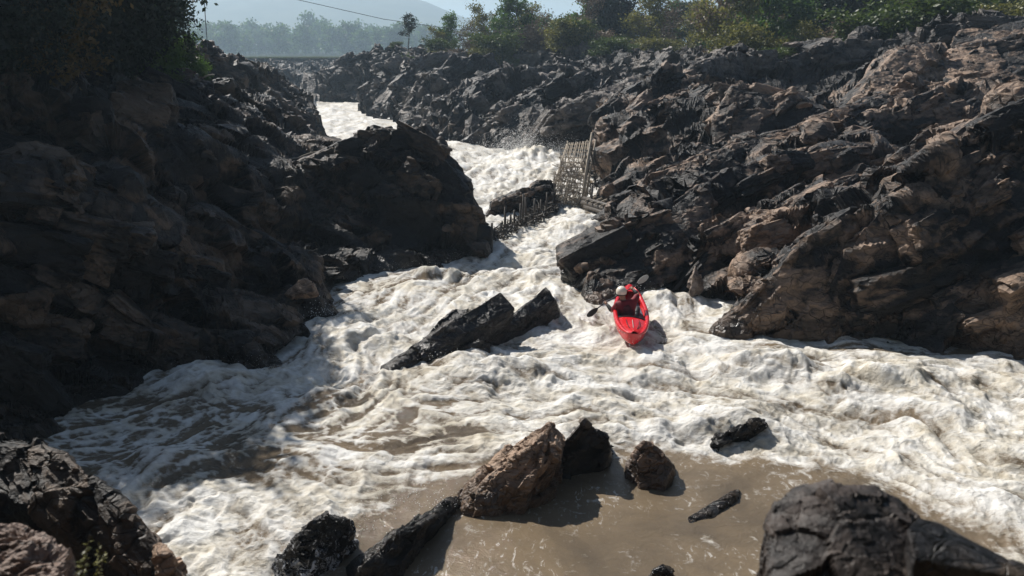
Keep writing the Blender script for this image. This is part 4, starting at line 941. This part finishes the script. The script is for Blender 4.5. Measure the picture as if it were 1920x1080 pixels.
for (a, b_, r_, m_) in (((1092,380,37.0),(1200,416,32.9),.12,M_WOODD),((1094,372,37.3),(1198,407,33.2),.10,M_WOODD),((1096,388,36.6),(1194,423,32.7),.09,M_WOODD)):
    pole('log', [W(*a), (W(*a) + W(*b_)) / 2 + np.array([0, 0, .05]), W(*b_)], [r_, r_, r_ * .8], m_, pf, o3, 7)
for i in range(9):
    t = .12 + i * .1; p = W(1096, 376, 37.3) * (1 - t) + W(1196, 409, 33.1) * t + np.array([0, 0, .12])
    pole('board', [p + np.array([-.25, -.3, 0]), p + np.array([.35, .55, rt.uniform(0, .1)])], .05, M_WOOD, pf, o3, 4)
for px, py, d, h in ((1108,392,36.7,1.1),(1151,398,35.0,.75),(1180,412,33.8,.6)):
    p = W(px, py, d); pole('post', [p + np.array([0, 0, -.4]), p + np.array([.03, 0, h])], .05, M_WOODD, pf, o3, 5)

# ------------------------------------------------------------------ kayak, paddler, paddle
M_RED = plain('red_plastic', (.62, .015, .02), .28, .12, 3, 0, .6); 
_t = M_RED.node_tree; _b = _t.nodes['Principled BSDF']; _src = _b.inputs['Base Color'].links[0].from_socket; _tc = N(_t, 'ShaderNodeTexCoord')
_r = ramp(_t, noise(_t, _tc.outputs['Object'], 9, 7, .75, 1.5), [(.58, (0, 0, 0)), (.66, (1, 1, 1))])
_t.links.new(mixc(_t, math_(_t, 'MULTIPLY', _r.outputs[0], .5), _src, (.75, .30, .26)), _b.inputs['Base Color'])
_t.links.new(math_(_t, 'ADD', math_(_t, 'MULTIPLY', _r.outputs[0], .35), .22), _b.inputs['Roughness'])
M_REDC = plain('red_cloth', (.17, .008, .016), .7, .35, 7, .01); M_BLK = plain('black_neoprene', (.012, .012, .014), .6, .2)
M_SKIN = plain('skin', (.36, .21, .14), .55, .1); M_HELM = plain('white_helmet_shell', (.72, .66, .56), .35, .06); M_GREY = plain('grey_cockpit_liner', (.10, .11, .15), .6, .2); M_VEST = plain('dark_red_vest', (.075, .008, .014), .75, .4, 9, .01)
M_BLADE = plain('grey_paddle_blade', (.42, .42, .40), .4, .1)
st_ = np.array(atz(1186, 646, .22)); bw_ = np.array(atz(1178, 557, .42)); ax = bw_ - st_; KL = float(np.linalg.norm(ax)); yaw = math.atan2(ax[1], ax[0]); pit = math.asin(ax[2] / KL)
kroot = thing('kayak', 'open red kayak pointing away upstream through the foam', 'kayak', tuple(st_), rot=(math.radians(5), -pit, yaw))
def hull():
    ns = 40; V = []; prof = 13
    for i in range(ns + 1):
        s = i / ns; x = s * KL; wv = .45 * (math.sin(math.pi * min(1, max(0, s * .97 + .015))) ** .5); rock_ = .10 * (2 * s - 1) ** 4 + .12 * max(0, s - .8) * 2
        zt = .16 + rock_ + .03 * (abs(2 * s - 1) ** 2); zb = -.16 + rock_ * 1.6
        for j in range(prof):                       # half circle underneath from gunwale to gunwale
            a = math.pi * j / (prof - 1); cx = math.cos(a); V.append((x, wv * math.copysign(abs(cx) ** .7, cx), zt + (zb - zt) * math.sin(a) ** .6))
    V = np.array(V); Q = [(i * prof + j, i * prof + j + 1, (i + 1) * prof + j + 1, (i + 1) * prof + j) for i in range(ns) for j in range(prof - 1)]
    m0 = len(V); V = np.vstack([V, V[:prof].mean(0) + np.array([-.03, 0, 0]), V[-prof:].mean(0) + np.array([.03, 0, 0])]); Tc = [(m0, j + 1, j) for j in range(prof)[:-1]] + [(m0, 0, prof - 1)] + [(m0 + 1, ns * prof + j, ns * prof + j + 1) for j in range(prof - 1)] + [(m0 + 1, ns * prof + prof - 1, ns * prof)]
    mb = MB(); mb.add(V, Q, Tc); V = V[:m0]; mb.build('hull', M_RED, kroot, smooth=True)
    top = V.reshape(ns + 1, prof, 3); Lg = top[:, 0]; Rg = top[:, -1]
    for g in (Lg, Rg):
        mb = MB(); q = g.copy(); q[:, 1] *= .93; mb.tube(q, [.012 + .05 * min(1, 8 * min(i, ns - i) / ns) for i in range(ns + 1)], 8); mb.build('side_tube', M_RED, kroot, smooth=True)
    def deck(i0, i1, name, mat, bulge, dz=0, shrink=.93):
        n = 11; V = []
        for i in range(i0, i1 + 1):
            for j in range(n):
                t = j / (n - 1) * 2 - 1; w_ = Lg[i][1] * shrink; V.append((Lg[i][0], w_ * t, Lg[i][2] + dz + bulge * (1 - t * t)))
        mb = MB(); mb.add(V, [(a * n + b, a * n + b + 1, (a + 1) * n + b + 1, (a + 1) * n + b) for a in range(i1 - i0) for b in range(n - 1)]); return mb.build(name, mat, kroot, smooth=True)
    deck(0, 15, 'rear_deck', M_RED, .07); deck(36, ns, 'front_deck', M_RED, .06); deck(15, 36, 'cockpit_floor', M_GREY, -.02, -.20, .86)
    # the bulkhead behind the seat and its rim
    w_ = Lg[15][1] * .93; xb = Lg[15][0]; zt = Lg[15][2]
    rim = [(xb, w_ * t, zt + .075 * (1 - t * t)) for t in np.linspace(-1, 1, 11)]
    mb = MB(); mb.tube(rim, .022, 6); mb.build('cockpit_rim', M_BLK, kroot, smooth=True)
    V = []; 
    for p in rim: V += [p, (p[0] + .02, p[1] * .9, p[2] - .3)]
    mb = MB(); mb.add(V, [(2 * i, 2 * i + 2, 2 * i + 3, 2 * i + 1) for i in range(10)]); mb.build('bulkhead', M_BLK, kroot)
    for y0 in (-.16, 0.0, .15):                      # deck lines and a grab loop
        mb = MB(); mb.tube([(.35, y0 * .6, Lg[5][2] + .07), (.7, y0, Lg[9][2] + .085), (1.0, y0 * 1.1, Lg[13][2] + .085)], .009, 5); mb.build('deck_line', M_BLK if y0 else M_BLADE, kroot, smooth=True)
    mb = MB(); mb.tube([(.16, -.05, .30), (.10, -.03, .33), (.10, .03, .33), (.16, .05, .30)], .010, 6); mb.build('grab_loop', M_RED, kroot, smooth=True)
hull()
# the paddler, seated with his back to the camera and leaning to his left; points given by where they show and how far off they are
hip = np.array(atz(1181, 602, .30)); dh = hip[1]
def J(px, py, dd): return np.array(atd(px, py, dh + dd))
pel = hip; spine = J(1178, 588, .10); chest = J(1173, 576, .16); neck = J(1169, 563, .22); head0 = J(1167, 557, .24); head1 = J(1165, 548, .27)
shL = J(1157, 571, .18); elL = J(1147, 585, .30); haL = J(1135, 567, .55)
shR = J(1188, 567, .18); elR = J(1197, 550, .42); haR = J(1184, 540, .62)
hpL = J(1171, 603, .02); hpR = J(1191, 603, .02); knL = hpL + ax / KL * .48 + np.array([-.10, 0, .22]); knR = hpR + ax / KL * .48 + np.array([.08, 0, .20]); ftL = knL + ax / KL * .42 + np.array([.04, 0, -.30]); ftR = knR + ax / KL * .42 + np.array([-.04, 0, -.30])
proot = thing('person', 'person in red jacket and white helmet paddling the red kayak, back to the camera', 'person', tuple(pel))
def skin(name, joints, edges, radii, mat, parent, base, sub=2):
    me = bpy.data.meshes.new(name); me.from_pydata([tuple(np.array(j) - base) for j in joints], edges, []); o = bpy.data.objects.new(name, me); COL.objects.link(o)
    md = o.modifiers.new('skin', 'SKIN'); md.use_smooth_shade = True; 
    for v, r_ in zip(me.skin_vertices[0].data, radii): v.radius = (r_, r_) if not isinstance(r_, tuple) else r_
    me.skin_vertices[0].data[0].use_root = True
    s2 = o.modifiers.new('sub', 'SUBSURF'); s2.levels = sub; s2.render_levels = sub
    me.materials.append(mat); o.parent = parent; return o
def fingers(hand, elbow, grip_dir, base):
    """palm with four curled fingers and a thumb closed round the shaft"""
    mb = MB(); f = (hand - elbow); f /= np.linalg.norm(f); g = grip_dir / np.linalg.norm(grip_dir); f = f - g * f.dot(g); f /= np.linalg.norm(f); n_ = np.cross(f, g); c = hand - base
    mb.tube([c - f * .07, c - f * .04, c - f * .005], [.03, .042, .038], 8)
    for i, L_ in enumerate((.9, 1.0, .95, .78)):
        o_ = c + g * (i - 1.5) * .021 - n_ * .012; mb.tube([o_, o_ + f * .035 * L_, o_ + f * .045 * L_ + n_ * .03, o_ + f * .015 + n_ * .05 * L_], [.010, .0095, .009, .007], 6)
    o_ = c - f * .03 + g * .035; mb.tube([o_, o_ + f * .03 + g * .012 + n_ * .015, o_ + f * .045 - g * .005 + n_ * .035], [.012, .011, .008], 6)
    return mb
pb = np.array(pel)
skin('body', [pel, spine, chest, neck, head0, head1, shL, elL, haL, shR, elR, haR, hpL, knL, ftL, hpR, knR, ftR],
     [(0, 1), (1, 2), (2, 3), (3, 4), (4, 5), (2, 6), (6, 7), (7, 8), (2, 9), (9, 10), (10, 11), (0, 12), (12, 13), (13, 14), (0, 15), (15, 16), (16, 17)],
     [.14, .13, .15, .06, .085, .085, .065, .042, .03, .065, .042, .03, .09, .06, .045, .09, .06, .045], M_SKIN, proot, pb)
sh_dir = W(1190, 521, dh + .7) - W(1112, 584, dh + .45)
for hnd, elb in ((haL, elL), (haR, elR)): fingers(hnd, elb, sh_dir, pb).build('hand', M_SKIN, proot, smooth=True)
mL = shL + (elL - shL) * .9; mR = shR + (elR - shR) * .9
skin('jacket', [pel, spine, chest, neck - np.array([0, 0, .02]), shL, mL, shR, mR], [(0, 1), (1, 2), (2, 3), (2, 4), (4, 5), (2, 6), (6, 7)], [.18, .175, .19, .085, .10, .075, .10, .085], M_REDC, proot, pb)
skin('life_vest', [pel + (spine - pel) * .4, spine, chest, chest + (neck - chest) * .45], [(0, 1), (1, 2), (2, 3)], [.19, .205, .215, .15], M_VEST, proot, pb)
for a_, b_ in ((mL, haL), (mR, haR)): skin('sleeve', [a_, (a_ + b_) / 2, b_ + (a_ - b_) * .22], [(0, 1), (1, 2)], [.068, .055, .042], M_BLK, proot, pb, 1)
skin('trousers', [pel, hpL, knL, ftL, hpR, knR, ftR], [(0, 1), (1, 2), (2, 3), (0, 4), (4, 5), (5, 6)], [.15, .11, .08, .06, .11, .08, .06], M_BLK, proot, pb, 1)
def helmet():
    c = head1 - pb + np.array([0, 0, .02]); V = []; nu, nv = 20, 10
    for i in range(nv + 1):
        ph = math.pi * .5 * (i / nv) * 1.28
        for j in range(nu):
            th = 2 * math.pi * j / nu; rr_ = .152 * math.sin(min(ph, 1.95)); V.append((c[0] + rr_ * math.cos(th) * .93, c[1] + rr_ * math.sin(th) * 1.08, c[2] + .15 * math.cos(ph)))
    mb = MB(); mb.add(V, [(i * nu + j, (i + 1) * nu + j, (i + 1) * nu + (j + 1) % nu, i * nu + (j + 1) % nu) for i in range(nv) for j in range(nu)])
    h = mb.build('helmet', M_HELM, proot, smooth=True)
    mb = MB(); e = [(c[0] + .15 * math.cos(t) * .9, c[1] + .15 * math.sin(t) * 1.05, c[2] - .062) for t in np.linspace(0, 2 * math.pi, 21)]; mb.tube(e, .012, 5); mb.build('helmet_rim', M_BLK, h, smooth=True)
    mb = MB()
    for t in (.1, math.pi - .1): mb.tube([(c[0] + .135 * math.cos(t), c[1] + .02, c[2] - .06), (c[0] + .10 * math.cos(t), c[1] + .05, c[2] - .13), (c[0], c[1] + .09, c[2] - .17)], .01, 5)
    mb.build('chin_strap', M_BLK, h, smooth=True)
    # face, turned upstream
    mb = MB(); f0 = head1 - pb
    mb.tube([f0 + np.array([0, .085, .03]), f0 + np.array([0, .125, -.01]), f0 + np.array([0, .10, -.02])], [.01, .016, .012], 6); mb.build('nose', M_SKIN, proot, smooth=True)
    for s_ in (-1, 1):
        mb = MB(); mb.tube([f0 + np.array([s_ * .035 - .008, .10, .02]), f0 + np.array([s_ * .035 + .008, .10, .02])], .011, 6); mb.build('eye', M_BLK, proot, smooth=True)
        mb = MB(); mb.tube([f0 + np.array([s_ * .088, 0, -.03]), f0 + np.array([s_ * .098, -.01, .0]), f0 + np.array([s_ * .088, 0, .03])], .012, 6); mb.build('ear', M_SKIN, proot, smooth=True)
helmet()
pA, pB = W(1114, 582, dh + .5), W(1192, 523, dh + .72); pa = thing('paddle', 'double bladed paddle dipped left and raised right in the paddler hands', 'paddle', tuple(haL)); pc = np.array(pa.location)
dirp = (pB - pA) / np.linalg.norm(pB - pA)
mb = MB(); mb.tube([haL - dirp * .28 - pc, haL - pc, haR - pc, haR + dirp * .22 - pc], .016, 8); mb.build('shaft', M_BLK, pa, smooth=True)
for q, s_ in ((haL - dirp * .26, -1), (haR + dirp * .2, 1)):
    u = dirp * s_; v = np.cross(u, (0, 1, 0)); v /= np.linalg.norm(v); n_ = np.cross(u, v); ring = [(0, .02), (.05, .05), (.13, .075), (.24, .08), (.33, .05), (.36, .02)]; V = []
    for k, (a_, b_) in enumerate(ring):
        for s2 in (-1, 1):
            for s3 in (-1, 1): V.append(q - pc + u * a_ + v * b_ * s2 + n_ * (.008 * s3 + .02 * math.sin(a_ * 6)))
    Q = []
    for k in range(len(ring) - 1):
        a_ = k * 4; Q += [(a_, a_ + 2, a_ + 6, a_ + 4), (a_ + 1, a_ + 5, a_ + 7, a_ + 3), (a_, a_ + 4, a_ + 5, a_ + 1), (a_ + 2, a_ + 3, a_ + 7, a_ + 6)]
    Q += [(0, 1, 3, 2), (20, 22, 23, 21)]
    mb = MB(); mb.add(V, Q); mb.build('blade', M_BLADE if s_ > 0 else M_BLK, pa)

# ------------------------------------------------------------------ flying spray
def spray():
    g = np.random.default_rng(3); C = []; R_ = []
    for px, py, n, sx, sz, r0 in ((1000,292,9000,1.3,.75,.016),(950,300,3000,1.6,.4,.016),(1050,300,2500,1.0,.5,.016),(1180,655,260,.6,.15,.009),(1130,590,120,.3,.1,.008),(480,690,200,.9,.12,.006),(540,700,200,.7,.15,.006),(600,600,200,.5,.2,.012),(780,510,200,1.2,.08,.006),(870,492,160,.8,.08,.006),
            (700,600,200,1.0,.15,.012),(1350,800,200,.8,.12,.008),(880,690,160,.6,.12,.009),(560,1040,260,.45,.25,.008),(640,1010,200,.3,.2,.008),(800,960,160,.4,.1,.007),(1010,455,200,1.4,.2,.016),(1200,560,150,.5,.15,.01),(340,735,100,.8,.06,.005)):
        X, Y, _ = atz(px, py); m = n
        C.append(np.stack([X + g.normal(0, sx, m), Y + g.normal(0, sx * .5, m), .15 + np.abs(g.normal(0, sz, m))], 1)); R_.append(r0 * g.uniform(.4, 1.3, m))
    C = np.vstack(C); R_ = np.concatenate(R_)
    octa = np.array([(1, 0, 0), (-1, 0, 0), (0, 1, 0), (0, -1, 0), (0, 0, 1), (0, 0, -1)], float); f = np.array([(0, 2, 4), (2, 1, 4), (1, 3, 4), (3, 0, 4), (2, 0, 5), (1, 2, 5), (3, 1, 5), (0, 3, 5)])
    V = (C[:, None] + octa[None] * R_[:, None, None]).reshape(-1, 3); F = (f[None] + 6 * np.arange(len(C))[:, None, None]).reshape(-1, 3)
    m, t, b = new_mat('water_drops'); b.inputs['Base Color'].default_value = (.85, .85, .84, 1); b.inputs['Roughness'].default_value = .4
    tag(mesh_np('spray', V, F, m, smooth=True), kind='stuff')
spray()

# ------------------------------------------------------------------ haze
HX = 3200
me = bpy.data.meshes.new('haze'); x0, x1, y0, y1, z0, z1 = -3000, 3000, -800, 7200, -4, 168
me.from_pydata([(x, y, z) for z in (z0, z1) for y in (y0, y1) for x in (x0, x1)], [], [(0, 2, 3, 1), (4, 5, 7, 6), (0, 1, 5, 4), (2, 6, 7, 3), (0, 4, 6, 2), (1, 3, 7, 5)])
hz = bpy.data.objects.new('haze', me); COL.objects.link(hz); hz['kind'] = 'stuff'
hm = bpy.data.materials.new('haze'); hm.use_nodes = True; t = hm.node_tree
for n_ in list(t.nodes):
    if n_.type == 'BSDF_PRINCIPLED': t.nodes.remove(n_)
pv = t.nodes.new('ShaderNodeVolumePrincipled'); pv.inputs['Color'].default_value = (.64, .83, 1.0, 1); pv.inputs['Density'].default_value = .0005; pv.inputs['Anisotropy'].default_value = .3
t.links.new(pv.outputs[0], t.nodes['Material Output'].inputs['Volume']); me.materials.append(hm)
